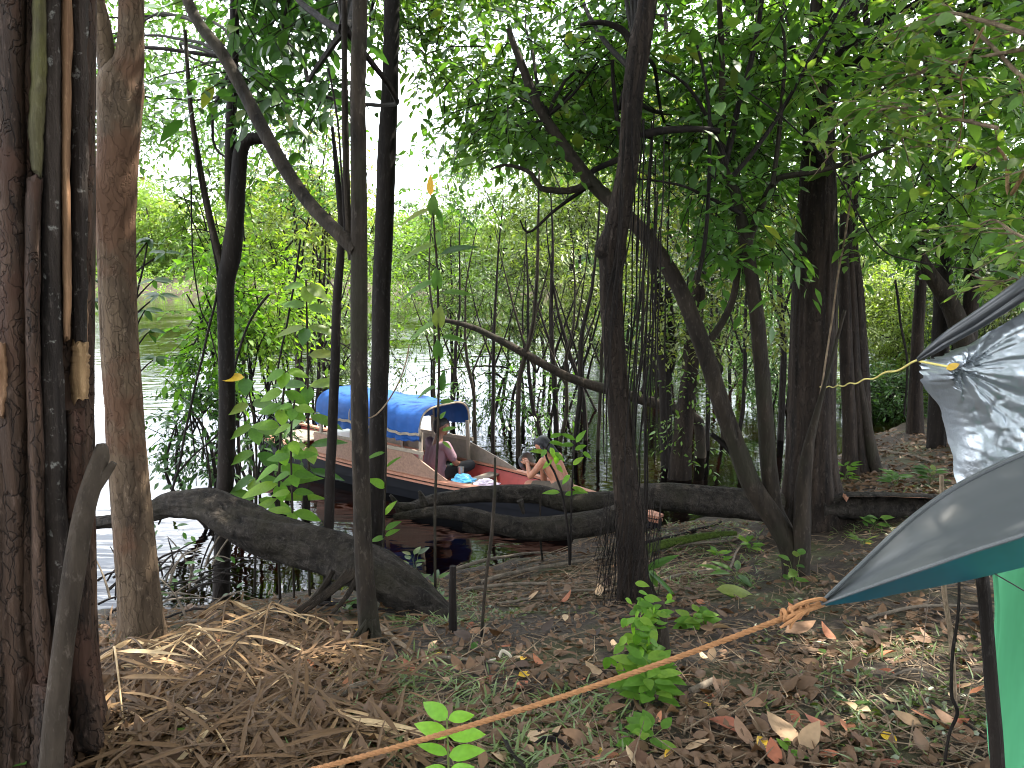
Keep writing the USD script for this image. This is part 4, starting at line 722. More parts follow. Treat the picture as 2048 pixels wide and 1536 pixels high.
rowsP = [pr((1832, 722, 2.75), (1900, 700, 2.68), (1990, 655, 2.6), (2080, 600, 2.55), (2300, 470, 2.5)), pr((1838, 760, 2.75), (1890, 738, 2.58), (1990, 730, 2.55), (2080, 710, 2.5), (2300, 620, 2.45)), pr((1872, 812, 2.72), (1920, 820, 2.60), (1990, 815, 2.55), (2080, 800, 2.5), (2300, 750, 2.45)),
         pr((1890, 880, 2.68), (1930, 890, 2.58), (1990, 890, 2.52), (2080, 880, 2.5), (2300, 850, 2.45)), pr((1908, 960, 2.6), (1940, 965, 2.55), (1990, 970, 2.5), (2080, 960, 2.45), (2300, 940, 2.4)), pr((1930, 1060, 2.5), (1960, 1060, 2.48), (2000, 1060, 2.45), (2080, 1060, 2.42), (2300, 1040, 2.4))]
def crinkle(S):
    pin = at(1905, 735, 2.6); d = S - pin; an = np.arctan2(d[..., 2], d[..., 0]); r = np.linalg.norm(d, axis=-1)
    rad = (np.abs(meshkit.fbm(np.stack([np.cos(an) * 3.2, np.sin(an) * 3.2, r * .4], -1), 3, 12) * 2 - 1)) * .065 * np.exp(-r / .5) * np.clip(r / .06, 0, 1)
    cr = np.abs(meshkit.fbm(S * np.array([7, 3, 10.0]), 4, 5) * 2 - 1) * .032 + np.abs(meshkit.fbm(S * np.array([22, 3, 9.0]) + 4, 2, 6) * 2 - 1) * .012
    return np.stack([0 * r, -(rad + cr), 0 * r], -1)
pb.add('sheet', sheet(quadsheet(rowsP, 150, 120, crinkle)), SHEET_SHEEN, smooth=30)
for k, (dy, w) in enumerate(((0, 26), (-9, 30), (10, 16))):
    pb.add('rolled_edge', ptube([(1836, 720 + dy * .2, w * .25), (1880, 690 + dy * .6, w * .7), (1960, 640 + dy * .9, w * .95), (2060, 572 + dy, w * 1.1), (2300, 410 + dy, w * 1.2)], [2.72, 2.66 - .01 * k, 2.6 - .01 * k, 2.55 - .02 * k, 2.5], sides=18, step=.02, amp=.06, kz=1.5, seed=170 + k), SHEET_ROLL)
tag(obj('fallen_leaf', stamp(LEAF5, leafmats(at(1892, 738, 2.52)[None], np.array([[1, .1, .35]]), np.array([[0, -1.0, .3]]), np.array([.055]))), LEAF_YELLOWED, smooth=True), 'small yellow leaf stuck on the shiny plastic sheet', 'leaf')
_c0, _c1, _c2 = at(1640, 774, Y9 - .45), at(1838, 722, 2.72), at(1905, 735, 2.54); _q = np.linspace(0, 1, 40)[:, None]
tag(obj('cord', join([tube(_c0 + (_c1 - _c0) * _q - np.array([0, 0, .12]) * _q * (1 - _q) + .006 * np.stack([0 * _q[:, 0], 0 * _q[:, 0], np.sin(_q[:, 0] * 40)], 1), np.full(40, .0042), sides=6, step=.04), tube([_c1, _c2], [.0042, .004], sides=6, step=.05)]), CORD), 'thin yellow cord tied from the stoutest trunk to the plastic sheet', 'cord')
gc = Thing('green_cloth', 'mint green cloth hanging at the right edge below the grey tarp', 'cloth', at(2020, 1500, 1.95))
gr_ = [[at(1988 + (i == 0) * 0 + dx, 1120 + 60 * j, 2.06 + .03 * math.sin(dx / 40 + j * .3)) + np.array([0.012 * math.sin(j * .9) if dx == 0 else 0, 0, 0]) for i, dx in enumerate((0, 30, 60, 100, 160, 240, 320))] for j in range(9)]
gc.add('panel', sheet(quadsheet(gr_, 60, 60)), CLOTH_GREEN, smooth=True)
gc.add('edge_fold', tube([r[0] for r in gr_], [.009] * 9, sides=8, step=.02), CLOTH_GREEN)
Yp = 1.98
tag(obj('tarp_pole', ptube([(1962, 1130, 26), (1972, 1230, 26), (1982, 1360, 27), (1992, 1480, 28), (2000, 1640, 30)], Yp, sides=16, step=.02, amp=.05, seed=180), BARK_DARK), 'dark wooden pole propping the grey tarp beside the green cloth', 'pole')
tag(obj('stake', ptube([(1883, 950, 9), (1885, 1060, 10), (1888, 1180, 11), (1900, 1260, 11), (1908, 1360, 10), (1912, 1430, 9)], 2.7, sides=8, step=.03, amp=.06), STICK), 'thin upright brown stick behind the grey tarp', 'stick')
tag(obj('crooked_vine', ptube([(1918, 1150, 6), (1916, 1230, 7), (1905, 1310, 8), (1903, 1390, 8), (1915, 1425, 8), (1898, 1470, 7), (1888, 1540, 7)], 2.35, sides=6, step=.02, amp=.1), BARK_DARK), 'thin black crooked vine stem hanging under the grey tarp', 'vine')
tag(obj('string', ptube([(1990, 1148, 3), (2020, 1165, 3), (2070, 1195, 3)], 1.8, sides=5), WIRE), 'thin black string across the green cloth', 'string')
tag(obj('string', ptube([(1860, 1180, 1.6), (1850, 1260, 1.6), (1838, 1390, 1.6)], 2.2, sides=4), STICK_GREY), 'hair-thin string hanging below the tarp edge', 'string')
# rope
A, Bq = at(1642, 1207, 1.90), at(420, 1590, 1.83)
rp = Thing('orange_rope', 'taut orange-brown rope running from the tarp corner down to the lower left', 'rope', A)
s = np.linspace(0, 1, 420); base = A + (Bq - A) * s[:, None] - np.array([0, 0, .035]) * (4 * s * (1 - s))[:, None]; dr = unit(Bq - A); e1 = unit(np.cross(dr, [0, 0, 1.0])); e2 = np.cross(dr, e1); Ln = np.linalg.norm(Bq - A)
for k in range(3):
    ph = s * Ln / .05 * 2 * np.pi / 1.0 + k * 2.094; rp.add('strand', tube(base + .0036 * (np.cos(ph)[:, None] * e1 + np.sin(ph)[:, None] * e2), np.full(420, .0041), sides=7, step=.005), ROPE)
kn = at(1600, 1222, 1.895)
for k in range(4):
    th = np.linspace(0, 2 * np.pi, 14); c = A + (Bq - A) * (.025 + .012 * k); rp.add('knot_coil', tube(c + (np.cos(th)[:, None] * e1 + np.sin(th)[:, None] * e2) * .013 + dr * .004 * np.sin(th)[:, None], np.full(14, .0055), sides=7, step=.006), ROPE)
rp.add('loop', tube(pr((1575, 1226, 1.9), (1600, 1208, 1.885), (1640, 1198, 1.89), (1652, 1204, 1.905), (1640, 1212, 1.9), (1605, 1222, 1.88), (1572, 1238, 1.88)), [.0055] * 7, sides=7, step=.008), ROPE)
for k, (x, y) in enumerate(((1560, 1256), (1580, 1258), (1571, 1250))): rp.add('frayed_end', tube(pr((1612, 1222, 1.88), (1590, 1238, 1.87), (x, y, 1.87)), [.005, .005, .003], sides=6, step=.008), ROPE)
# ------------------------------------------------------------------ foliage
def crown(th, rect, depth, n, nl, size, mat, seed, T=LEAF3, Tbig=LEAF5, parts=0, tl=0.35, droop=0.35, clump=0.8, thresh=0.46, soft=None, minpx=14, twigmat=None):
    rng = np.random.default_rng(seed); P = inregion(rng, n, rect, depth, clump, thresh, seed, soft)
    d = rng.normal(0, 1, (len(P), 3)) * np.array([1, 1, .55]) + np.array([0, 0, -.15])
    M, tw = sprays(rng, P, d, tl * np.exp(rng.normal(0, .3, len(P))), nl, size, droop)
    foliage(th, M, T, mat, parts, Tbig, minpx=minpx); th.add('twigs', tw, twigmat or BARK_DARK, kind='stuff')
    return P
def limbs_to(th, start, P, k, r0, seed, mat=BARK_DARK, sag=0.1):
    """Thin limbs from a point of the trunk to k places in the foliage."""
    rng = np.random.default_rng(seed)
    P = P[P[:, 2] > start[2] - .35] if (P[:, 2] > start[2] - .35).sum() > k else P
    for p in P[rng.choice(len(P), k, replace=False)]:
        s = np.asarray(start, float); d = p - s; m1 = s + d * .35 + rng.normal(0, .08, 3) * np.linalg.norm(d) + np.array([0, 0, sag]); m2 = s + d * .7 + rng.normal(0, .06, 3) * np.linalg.norm(d)
        th.add('limb', tube([s, m1, m2, p], [r0, r0 * .75, r0 * .5, r0 * .2], sides=6, step=.12, wob=.06, seed=int(rng.integers(1e6))), mat)
def ellcrown(th, c, rad, n, nl, size, mat, seed, T=LEAF2, tl=0.4, droop=0.3, clump=0.9, thresh=0.45, shell=0.55, name='foliage', twigs=True, twigmat=None, zmin=None):
    rng = np.random.default_rng(seed); out = []; got = 0; c = np.asarray(c, float); rad = np.asarray(rad, float)
    while got < n:
        q = unit(rng.normal(0, 1, (4 * n, 3))) * (rng.uniform(shell ** 3, 1, (4 * n, 1)) ** (1 / 3)); p = c + q * rad * (1 + .35 * (meshkit.fbm(q * 1.7 + seed, 2, seed)[:, None] - .5) * 2)
        k = meshkit.fbm(p / clump, 3, seed) > thresh
        if zmin is not None: k &= (p[:, 2] > zmin + rng.normal(0, .3, len(p))) | (rng.random(len(p)) < .10)
        out.append(np.hstack([p[k], q[k]])); got += k.sum()
    o = np.vstack(out)[:n]; P, q = o[:, :3], o[:, 3:]
    d = q * .8 + rng.normal(0, .6, P.shape); M, tw = sprays(rng, P, d, tl * np.exp(rng.normal(0, .3, n)), nl, size, droop)
    th.add(name, stamp(T, M), mat, smooth=True, kind='stuff')
    if twigs: th.add('twigs', tw, twigmat or BARK_DARK, kind='stuff')
    return P

# crowns of the trees already standing
P = crown(tree_slim, (-200, -130, 470, 345), (8, 12.5), 1700, 8, .08, GREEN_MID, 501, T=LEAF3, parts=60, thresh=.43, clump=1.0, soft=lambda px, py, P, r: ~((px > 250) & (px < 420) & (py > 300)))
limbs_to(tree_slim, at(468, 120, Y3), P, 8, .016, 1)
P = crown(tree_slim, (430, 150, 700, 420), (9, 13), 330, 7, .08, GREEN_MID, 502, thresh=.5)
tf = [x for x in stage.GetPrimAtPath('/World').GetChildren() if x.GetName() == 'forked_tree'][0]
P = crown(tree_mid, (440, -260, 690, 215), (5.2, 8.0), 300, 8, .125, GREEN_DARK, 503, T=LEAF3, parts=160, thresh=.46, clump=.7, tl=.4, minpx=16)
limbs_to(tree_mid, at(690, 60, Y5 + .1), P, 7, .02, 2)
P = crown(tree_tall, (720, -260, 1020, 260), (6.5, 9.5), 620, 8, .095, GREEN_MID, 504, T=LEAF3, parts=180, thresh=.45, clump=.75, tl=.42, soft=lambda px, py, P, r: (py < 40 + (px - 740) * 1.1) | (py < 70), minpx=14)
limbs_to(tree_tall, at(782, -60, Y6), P, 8, .03, 3)
P = crown(tree_v, (960, -60, 1290, 430), (5.6, 8.0), 480, 8, .095, GREEN_GLOSSY, 505, T=LEAF3, parts=220, thresh=.46, clump=.7, minpx=14, soft=lambda px, py, P, r: py < 430 - (1290 - px) * .45)
crown(tree_v, (800, 215, 1020, 430), (8.5, 12), 110, 8, .085, GREEN_MID, 515, T=LEAF3, thresh=.47, clump=.7)
limbs_to(tree_v, at(1090, 240, YV + .35), P, 10, .014, 4)
P = crown(tree_root, (1130, -520, 1500, 330), (5.8, 8.6), 640, 8, .10, GREEN_GLOSSY, 506, T=LEAF3, parts=220, thresh=.48, clump=.7, minpx=14)
limbs_to(tree_root, at(1270, 150, Y8), P, 10, .02, 5)
P = crown(tree_v, (1380, 60, 1560, 520), (5.0, 7.5), 300, 7, .115, GREEN_GLOSSY, 507, T=LEAF3, parts=60, thresh=.46, minpx=14)
P = crown(tree_big, (1440, -520, 2300, 500), (5.2, 9.5), 1500, 8, .115, GREEN_GLOSSY, 508, T=LEAF3, parts=280, thresh=.47, clump=.8, minpx=12, soft=lambda px, py, P, r: ~((px > 1560) & (px < 1720) & (py > 210) & (P[:, 1] < Y9 + .3)) | (r.random(len(px)) < .02))
limbs_to(tree_big, at(1642, 150, Y9), P, 16, .03, 6)
P = crown(tree_fused, (1560, -420, 2350, 560), (9, 13.5), 2300, 8, .13, GREEN_MID, 509, T=LEAF3, thresh=.43, clump=.9, soft=lambda px, py, P, r: ~((px > 1690) & (px < 1890) & (py > 500)))
limbs_to(tree_fused, at(1700, 200, Y10), P, 8, .04, 7)
P = crown(M2, (1280, 180, 1600, 700), (8.5, 11), 620, 8, .075, GREEN_BUSH, 510, T=LEAF3, thresh=.47, clump=.6)
limbs_to(M2, at(1400, 540, YM2), P, 9, .02, 8)
P = crown(M2, (1330, 560, 1420, 930), (YM2 - .25, YM2 + .25), 90, 6, .07, GREEN_MID, 511, T=LEAF3, thresh=.4)
P = crown(M1, (1220, 480, 1400, 720), (10, 12), 200, 8, .075, GREEN_BUSH, 512, T=LEAF3, thresh=.48)
# near bright branches coming in at the right
nb = Thing('overhanging_tree', 'pale-twigged tree reaching in from the right edge with bright green leaves', 'tree', (3.6, 3.3, gz(3.6, 3.3)))
nb.add('trunk', tube([(3.6, 3.3, float(gz(3.6, 3.3)) - .1), (3.55, 3.3, 2.5), (3.4, 3.35, 4.0), (3.2, 3.5, 5.5)], [.07, .06, .05, .03], sides=14, amp=.06), BARK_GREY)
NB = [[(2200, 120, 14), (2060, 70, 10), (1960, 40, 8), (1880, 30, 6), (1800, 60, 4)], [(2200, 300, 14), (2010, 120, 8), (1950, 60, 7), (1900, 20, 5), (1850, -20, 4)], [(2200, 420, 12), (2060, 330, 9), (2020, 390, 8), (2010, 320, 6), (1985, 290, 4)], [(2180, 560, 10), (2040, 555, 6), (1995, 565, 4), (1940, 550, 3)],
      [(2200, 60, 12), (1990, 110, 7), (1900, 130, 5), (1830, 150, 4), (1780, 170, 3)], [(1960, 60, 5), (1920, 150, 4), (1925, 210, 3), (1915, 300, 2)], [(2100, 500, 8), (2030, 470, 6), (1980, 440, 4), (1930, 480, 3)], [(2000, 250, 8), (1900, 230, 6), (1800, 215, 5), (1730, 225, 3)]]
for k, pth in enumerate(NB): nb.add('branch', ptube(pth, np.linspace(3.3, 3.9, len(pth)) + .1 * (k % 3), sides=8, step=.03, amp=.06, wob=.03, seed=600 + k), WOOD_YELLOW if k in (2, 5) else STICK)
rng = np.random.default_rng(61); org = []
for k, pth in enumerate(NB):
    p, r = ppath(pth, np.linspace(3.3, 3.9, len(pth)) + .1 * (k % 3)); s = np.linspace(0, 1, len(p)); q = rng.uniform(.15, 1, 11); org.append(np.stack([np.interp(q, s, p[:, i]) for i in range(3)], 1))
org = np.vstack(org + [inregion(rng, 26, (1640, 180, 1860, 330), (3.9, 4.6), 1, 0.3, 3)]); M, tw = sprays(rng, org, rng.normal(0, 1, org.shape) * np.array([1, .7, .35]) + np.array([-.5, 0, .05]), .26, 7, .075, .25)
foliage(nb, M, LEAF3, GREEN_OVER, 300, LEAF_BROAD, minpx=10); nb.add('twigs', tw, STICK, kind='stuff')

# shrubs and small trees in the flooded middle distance
def shrub(name, label, cx, cy, rx, ry, Y, n, size, mat, seed, base=None, cat='shrub', group=None, thresh=.46, nl=9, clump=.7, T=LEAF2, stems=4, tl=.4, twigmat=None, depthr=1.0, wood=None, shell=.3, droop=.4, zmin=None):
    c = at(cx, cy, Y); rad = np.array([rx * Y / F, depthr * rx * Y / F, ry * Y / F]); bx = c[0] if base is None else at(base, cy, Y)[0]
    bz = max(float(gz(bx, Y)), -.5); th = Thing(name, label, cat, (bx, Y, max(bz, 0)), group); rng = np.random.default_rng(seed)
    P = ellcrown(th, c, rad, n, nl, size, mat, seed, T, tl, droop, clump, thresh, shell, twigmat=twigmat, zmin=zmin)
    for k in range(stems):
        e = c + rng.uniform(-.75, .75, 3) * rad; s = np.array([bx + rng.normal(0, .12), Y + rng.normal(0, .12), bz - .1]); md = s * .5 + e * .5 + np.array([rng.normal(0, .15), rng.normal(0, .15), .25]); r = .012 + .0022 * Y * rng.uniform(.5, 1.1)
        th.add('stem', tube([s, s * .75 + md * .25 + rng.normal(0, .05, 3), md, e], [r, r * .85, r * .65, r * .25], sides=7, step=.15, wob=.1, amp=.05, seed=seed + k), wood or BARK_DARK)
        for j in range(2):
            f = rng.uniform(.4, .9); q = md * (1 - f) + e * f; o = c + rng.uniform(-1, 1, 3) * rad; th.add('stem', tube([q, (q + o) / 2 + np.array([0, 0, .1]), o], [r * .4, r * .3, r * .12], sides=5, step=.2, wob=.08, seed=seed + 50 + k * 3 + j), wood or BARK_DARK)
    return th
G = 'leafy shrubs standing in the flooded shallows'
MID = [(905, 560, 120, 190, 17, 2100, 'yellowish'), (985, 420, 130, 150, 18.5, 2300, 'y'), (1080, 330, 120, 130, 20, 1700, 'y'), (1150, 460, 120, 180, 16, 2100, 'g'), (1010, 640, 140, 130, 14.5, 2000, 'g'), (960, 770, 120, 90, 13, 1300, 'd'), (1060, 790, 90, 80, 12.6, 900, 'd'), (1110, 600, 110, 120, 14, 1500, 'g'), (1180, 300, 110, 160, 19, 1500, 'y'), (1270, 520, 90, 180, 17, 1300, 'g'), (870, 690, 80, 110, 14, 900, 'y'), (1190, 690, 70, 110, 15, 700, 'g'), (1400, 480, 110, 190, 18, 1700, 'g'), (1500, 560, 80, 170, 19, 1300, 'y'), (1330, 330, 110, 150, 20, 1400, 'g'), (1480, 330, 130, 190, 21, 1900, 'd')]
for k, (x, y, rx, ry, Y, n, c) in enumerate(MID):
    lb = ('yellowish shrub right behind the boat canopy, above its front', 'yellow-green shrub behind the top of the tall seedling', 'yellow-green shrub reaching high left of the fibrous trunk', 'green shrub halfway up just left of the fibrous trunk', 'green shrub behind the lower leaves of the tall seedling', 'dark green shrub low over the water right of the canopy', 'dark green shrub low over the water behind the woman', 'green shrub above the pale slanting trunk',
          'yellow-green shrub at the top just left of the fibrous trunk', 'green shrub halfway up behind the hanging roots', 'yellow-green shrub low between canopy and tall seedling', 'green shrub below the pale slanting trunk near the fibrous trunk', 'green shrub behind the vine-wrapped trunk', 'yellow-green shrub left of the stoutest trunk', 'green shrub high behind the hanging roots', 'dark green shrub high behind the three-stemmed tree')[k]
    shrub('flooded_shrub', lb, x, y, rx, ry, Y, int(n * (.10 if y > 650 else .24 if y > 500 else .46)), .115 if Y > 15 else .10, {'y': GREEN_YELLOW, 'yellowish': GREEN_YELLOW, 'g': GREEN_BUSH, 'd': GREEN_MID}[c], 700 + k * 7, group=G, T=leaf(W=.30, n=2, tip=.85), thresh=.54, clump=.75, stems=2, zmin=2.0 if y < 650 else None)
shrub('flooded_shrub', 'yellow-green bush over the river between the two dark trunks left of the boat', 590, 480, 110, 150, 12.5, 300, .095, GREEN_YELLOW, 811, base=600, group=G, T=LEAF3, zmin=1.7)
shrub('flooded_shrub', 'green bush reaching up behind the slanting limb', 610, 340, 120, 130, 14, 340, .09, GREEN_MID, 812, base=605, group=G, thresh=.5)
shrub('flooded_shrub', 'yellowish bush directly behind the tall straight trunk', 700, 560, 110, 190, 15, 380, .09, GREEN_YELLOW, 813, base=690, group=G, zmin=1.9)
shrub('flooded_shrub', 'olive bush low behind the blue canopy', 690, 700, 110, 90, 13.5, 220, .08, GREEN_BUSH, 814, base=660, group=G)
shrub('riverside_bush', 'green leaning bush beside the slender dark trunk over the water', 425, 650, 62, 150, 8.4, 150, .10, GREEN_BRIGHT, 815, base=440, T=LEAF3, tl=.35, thresh=.46, clump=.5, nl=8)
shrub('riverside_bush', 'yellow-leaved bush hanging over the water right of the slender dark trunk', 530, 610, 90, 110, 9.3, 230, .09, GREEN_BRIGHT, 816, base=560, T=LEAF3, tl=.35, thresh=.46, clump=.5, nl=8)
shrub('riverside_bush', 'dark drooping bush low over the bright water near the slender trunk', 395, 860, 75, 110, 8.0, 130, .08, GREEN_DARK, 817, base=430, T=LEAF3, tl=.3, thresh=.47, clump=.45, nl=8)
shrub('riverside_bush', 'dark drooping bush low between the slender trunk and the boat stern', 520, 800, 75, 130, 9.0, 90, .08, GREEN_DARK, 818, base=500, T=LEAF3, tl=.3, thresh=.47, clump=.45, nl=8)
shrub('riverside_bush', 'green bush high beside the slender dark trunk', 430, 440, 70, 100, 9.4, 120, .095, GREEN_MID, 819, base=430, T=LEAF3, thresh=.47, clump=.5)
# right bank
for k, (x, y, rx, ry, Y, n, m_, lb) in enumerate([(1770, 690, 110, 150, 16.5, 2300, GREEN_YELLOW, 'brightly lit yellow-green bush behind the fluted trunk'), (1870, 660, 90, 190, 18, 2000, GREEN_BRIGHT, 'bright green bush at the back between the two straight trunks'), (1730, 560, 90, 110, 19, 1300, GREEN_FAR_HAZED, 'pale sunlit bush furthest back behind the fluted trunk'),
        (1960, 560, 110, 200, 15, 1500, GREEN_DARK, 'dark shrub at the back behind the bent mottled trunk'), (2060, 480, 130, 240, 13, 1400, GREEN_DARK, 'dark shrub at the right edge above the plastic sheet'), (1780, 800, 90, 60, 14.5, 700, GREEN_MID, 'low green bush on the ridge of the bank'), (1560, 700, 60, 130, 15, 600, GREEN_MID, 'green shrub in the water just left of the stoutest trunk')]):
    shrub('bank_shrub', lb, x, y, rx, ry, Y, n, .09, m_, 850 + k * 9, T=leaf(W=.32, n=2, tip=.85), thresh=.44, clump=.7)
# forest behind on the right bank and the far bank
rng = np.random.default_rng(99)
for k in range(13):
    x, y = rng.uniform(5, 30), rng.uniform(24, 42); x = y * rng.choice([rng.uniform(.12, .36), rng.uniform(.66, 1.1)]); h = rng.uniform(10, 16); bz = float(gz(x, y)); th = Thing('forest_tree', 'dark forest tree in the wall of woods behind the right bank', 'tree', (x, y, bz), 'trees of the woods behind the right bank')
    th.add('trunk', tube([(x, y, bz - .6), (x + .2, y, bz + h * .5), (x, y, bz + h * .85)], [.2, .14, .05], sides=8, step=.5, amp=.05, seed=k), BARK_DARK)
    ellcrown(th, (x, y, bz + h * .55), (3.4, 3.4, h * .48), 1300, 8, .22, GREEN_DARK if k % 3 else GREEN_MID, 900 + k, LEAF2, .8, .3, 1.6, .44, .5)
far = []
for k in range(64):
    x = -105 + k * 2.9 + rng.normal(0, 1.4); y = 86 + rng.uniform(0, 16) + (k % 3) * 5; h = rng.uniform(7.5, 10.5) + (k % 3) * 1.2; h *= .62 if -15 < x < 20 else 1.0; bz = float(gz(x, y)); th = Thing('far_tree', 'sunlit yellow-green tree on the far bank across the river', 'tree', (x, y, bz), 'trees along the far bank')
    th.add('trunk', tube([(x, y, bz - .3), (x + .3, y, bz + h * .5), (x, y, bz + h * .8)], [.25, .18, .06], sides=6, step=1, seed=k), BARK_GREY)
    ellcrown(th, (x, y, bz + h * .50), (3.4 + rng.uniform(0, 1.2), 3.2, h * .52), 950, 8, .46, (GREEN_FAR_HAZED, GREEN_YELLOW, GREEN_FAR_HAZED, GREEN_BRIGHT)[k % 4], 1000 + k, LEAF2, 1.2, .3, 2.2, .42, .62, twigs=False)
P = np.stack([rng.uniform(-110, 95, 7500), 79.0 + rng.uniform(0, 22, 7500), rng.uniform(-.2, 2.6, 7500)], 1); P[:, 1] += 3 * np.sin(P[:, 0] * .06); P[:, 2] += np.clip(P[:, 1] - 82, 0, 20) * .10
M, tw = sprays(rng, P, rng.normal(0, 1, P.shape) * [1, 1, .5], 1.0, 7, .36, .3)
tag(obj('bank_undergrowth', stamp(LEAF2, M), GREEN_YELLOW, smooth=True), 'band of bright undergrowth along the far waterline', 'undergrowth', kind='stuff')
# unseen woods behind the camera, placed to darken the sides facing it
for k in range(9):
    x, y = -15 + k * 3.9, -7.5 - (k % 3) * 2.5; bz = float(gz(x, y)); th = Thing('forest_tree', 'unseen forest tree behind the camp, out of view, darkening the sides facing the camera', 'tree', (x, y, bz), 'unseen trees behind the camp that darken the bank'); th.add('trunk', tube([(x, y, bz - .5), (x, y, bz + 5), (x, y, bz + 10)], [.2, .15, .05], sides=8, step=.5), BARK_DARK)
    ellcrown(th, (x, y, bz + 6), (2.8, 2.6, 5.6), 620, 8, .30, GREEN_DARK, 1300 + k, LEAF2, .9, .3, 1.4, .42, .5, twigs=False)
# unseen foliage overhead, out of view, placed to shade the bank and the tarp
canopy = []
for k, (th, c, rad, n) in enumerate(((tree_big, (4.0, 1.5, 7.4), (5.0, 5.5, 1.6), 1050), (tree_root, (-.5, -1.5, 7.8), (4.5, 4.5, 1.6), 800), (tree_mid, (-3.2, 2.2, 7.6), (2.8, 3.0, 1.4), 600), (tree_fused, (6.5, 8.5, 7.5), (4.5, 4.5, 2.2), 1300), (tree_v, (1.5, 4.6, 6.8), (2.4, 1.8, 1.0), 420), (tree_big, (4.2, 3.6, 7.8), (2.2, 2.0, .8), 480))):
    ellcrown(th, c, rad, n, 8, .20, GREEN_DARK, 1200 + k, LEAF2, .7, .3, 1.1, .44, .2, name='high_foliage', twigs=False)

# ------------------------------------------------------------------ seedlings and herbs
def pxleaf(b, e, w, Y, T=LEAF7, dy=0.0, roll=0.0, up=(0, -.55, .85)):
    """A leaf from pixel b to pixel e, w pixels wide, at depth Y; dy moves its tip away from the camera."""
    p, q = at(b[0], b[1], Y), at(e[0], e[1], Y + dy); d = q - p; Ln = np.linalg.norm(d); u = np.asarray(up, float) + np.array([roll, 0, 0])
    M = leafmats(p[None], d[None], u[None], np.array([Ln])); M[..., 1] *= (w * Y / F) / (.40 * Ln); return stamp(T, M)
def seedling(name, label, stem, Y, leaves, mat, smat, cat='seedling', loc=None, group=None, mats=None):
    th = Thing(name, label, cat, at(stem[0][0], stem[0][1], Y) if loc is None else loc, group)
    th.add('stem', ptube(stem, Y, sides=7, step=.03, wob=.008, amp=.05, seed=len(label)), smat)
    for k, l in enumerate(leaves): th.add('leaf', pxleaf(*l[:3], Y + (l[4] if len(l) > 4 else 0), dy=l[3] if len(l) > 3 else 0), (mats or {}).get(k, mat), smooth=True)
    return th
Yt = Yg(872, 1215)
seedling('tall_seedling', 'tall slim seedling with opposite pairs of long leaves and a yellowish top', [(872, 1222, 6), (869, 1040, 6), (876, 850, 5.5), (878, 700, 5), (875, 560, 4.5), (866, 430, 4), (862, 390, 3)], Yt,
    [((861, 392), (860, 348), 14), ((866, 434), (866, 386), 22, -.03), ((864, 418), (793, 443), 24, .05), ((868, 414), (893, 456), 24, .06), ((873, 492), (877, 462), 20, -.03), ((872, 488), (790, 515), 25, .05), ((880, 509), (958, 482), 23, .05), ((875, 582), (872, 536), 22, -.04), ((873, 562), (797, 588), 23, .04), ((882, 586), (954, 582), 19, .05),
     ((876, 657), (879, 612), 28, -.04), ((873, 644), (809, 678), 20, .05), ((882, 674), (938, 677), 19, .05), ((877, 720), (875, 680), 22, -.04), ((882, 783), (886, 742), 18, -.04), ((873, 772), (828, 793), 15, .05), ((879, 806), (910, 798), 15, .04), ((884, 862), (914, 851), 12, .03), ((884, 884), (906, 896), 12, .03), ((880, 838), (890, 822), 10)], GREEN_GLOSSY, BARK_GREY, mats={0: LEAF_YELLOWED})
rng = np.random.default_rng(71)
def pairs(path, y0, y1, step, ln, w, rng, flip=False):
    p = np.asarray(path, float); out = []; y = y0; k = 0
    while y < y1:
        x = np.interp(y, p[::-1, 1], p[::-1, 0]); l = ln * (0.75 + .45 * (y - y0) / (y1 - y0)) * rng.uniform(.8, 1.2)
        for s in (-1, 1):
            if rng.random() < .9:
                a = rng.uniform(-.25, .55); out.append(((x + s * 3, y), (x + s * l * math.cos(a), y + l * math.sin(a)), w * rng.uniform(.8, 1.15), rng.uniform(-.06, .08)))
        if k % 2 == 0: out.append(((x, y), (x + rng.uniform(-14, 14), y + ln * .5), w, -.06))
        y += step * rng.uniform(.8, 1.2); k += 1
    return out
SD = [([(560, 1205, 6), (558, 1000, 5.5), (562, 850, 5), (572, 742, 4)], 742, 1060, 36, 70, 30, GREEN_BRIGHT, 'leafy bright green seedling in front of the boat stern'),
      ([(620, 1190, 6), (617, 1000, 5.5), (617, 850, 5), (612, 560, 3.5)], 570, 960, 52, 72, 28, GREEN_GLOSSY, 'tall dark-leaved seedling in front of the canopy left of the thin sapling'),
      ([(508, 1185, 5), (513, 1000, 5), (512, 880, 4.5), (490, 745, 3.5)], 755, 1060, 50, 72, 30, GREEN_GLOSSY, 'broad-leaved seedling overlapping the slender dark trunk, with one yellow top leaf'),
      ([(588, 1195, 5), (585, 1020, 4.5), (582, 880, 4), (590, 800, 3)], 815, 1100, 34, 50, 24, GREEN_BRIGHT, 'small-leaved bright seedling in front of the boat hull beside the broad-leaved one')]
for k, (st, y0, y1, sp, ln, w, mt, lb) in enumerate(SD):
    seedling('seedling', lb, st, Yg(st[0][0], st[0][1] + 8) - .1 * k, pairs(st, y0, y1, sp, ln, w, rng), mt, BARK_GREY, mats={0: LEAF_YELLOWED} if k == 2 else None)
st = [(765, 1170, 5), (768, 1040, 4.5), (772, 900, 4), (768, 820, 3)]
seedling('seedling', 'thin seedling with few leaves in front of the tall straight trunk', st, Yg(765, 1178), [((770, 905), (728, 915), 12), ((771, 975), (738, 955), 24, -.05), ((770, 1060), (800, 1040), 16), ((770, 1075), (738, 1080), 15), ((769, 1030), (790, 1000), 14), ((772, 935), (800, 910), 8), ((770, 1072), (798, 1056), 13)], GREEN_BRIGHT, BARK_GREY)
Yq = 2.28
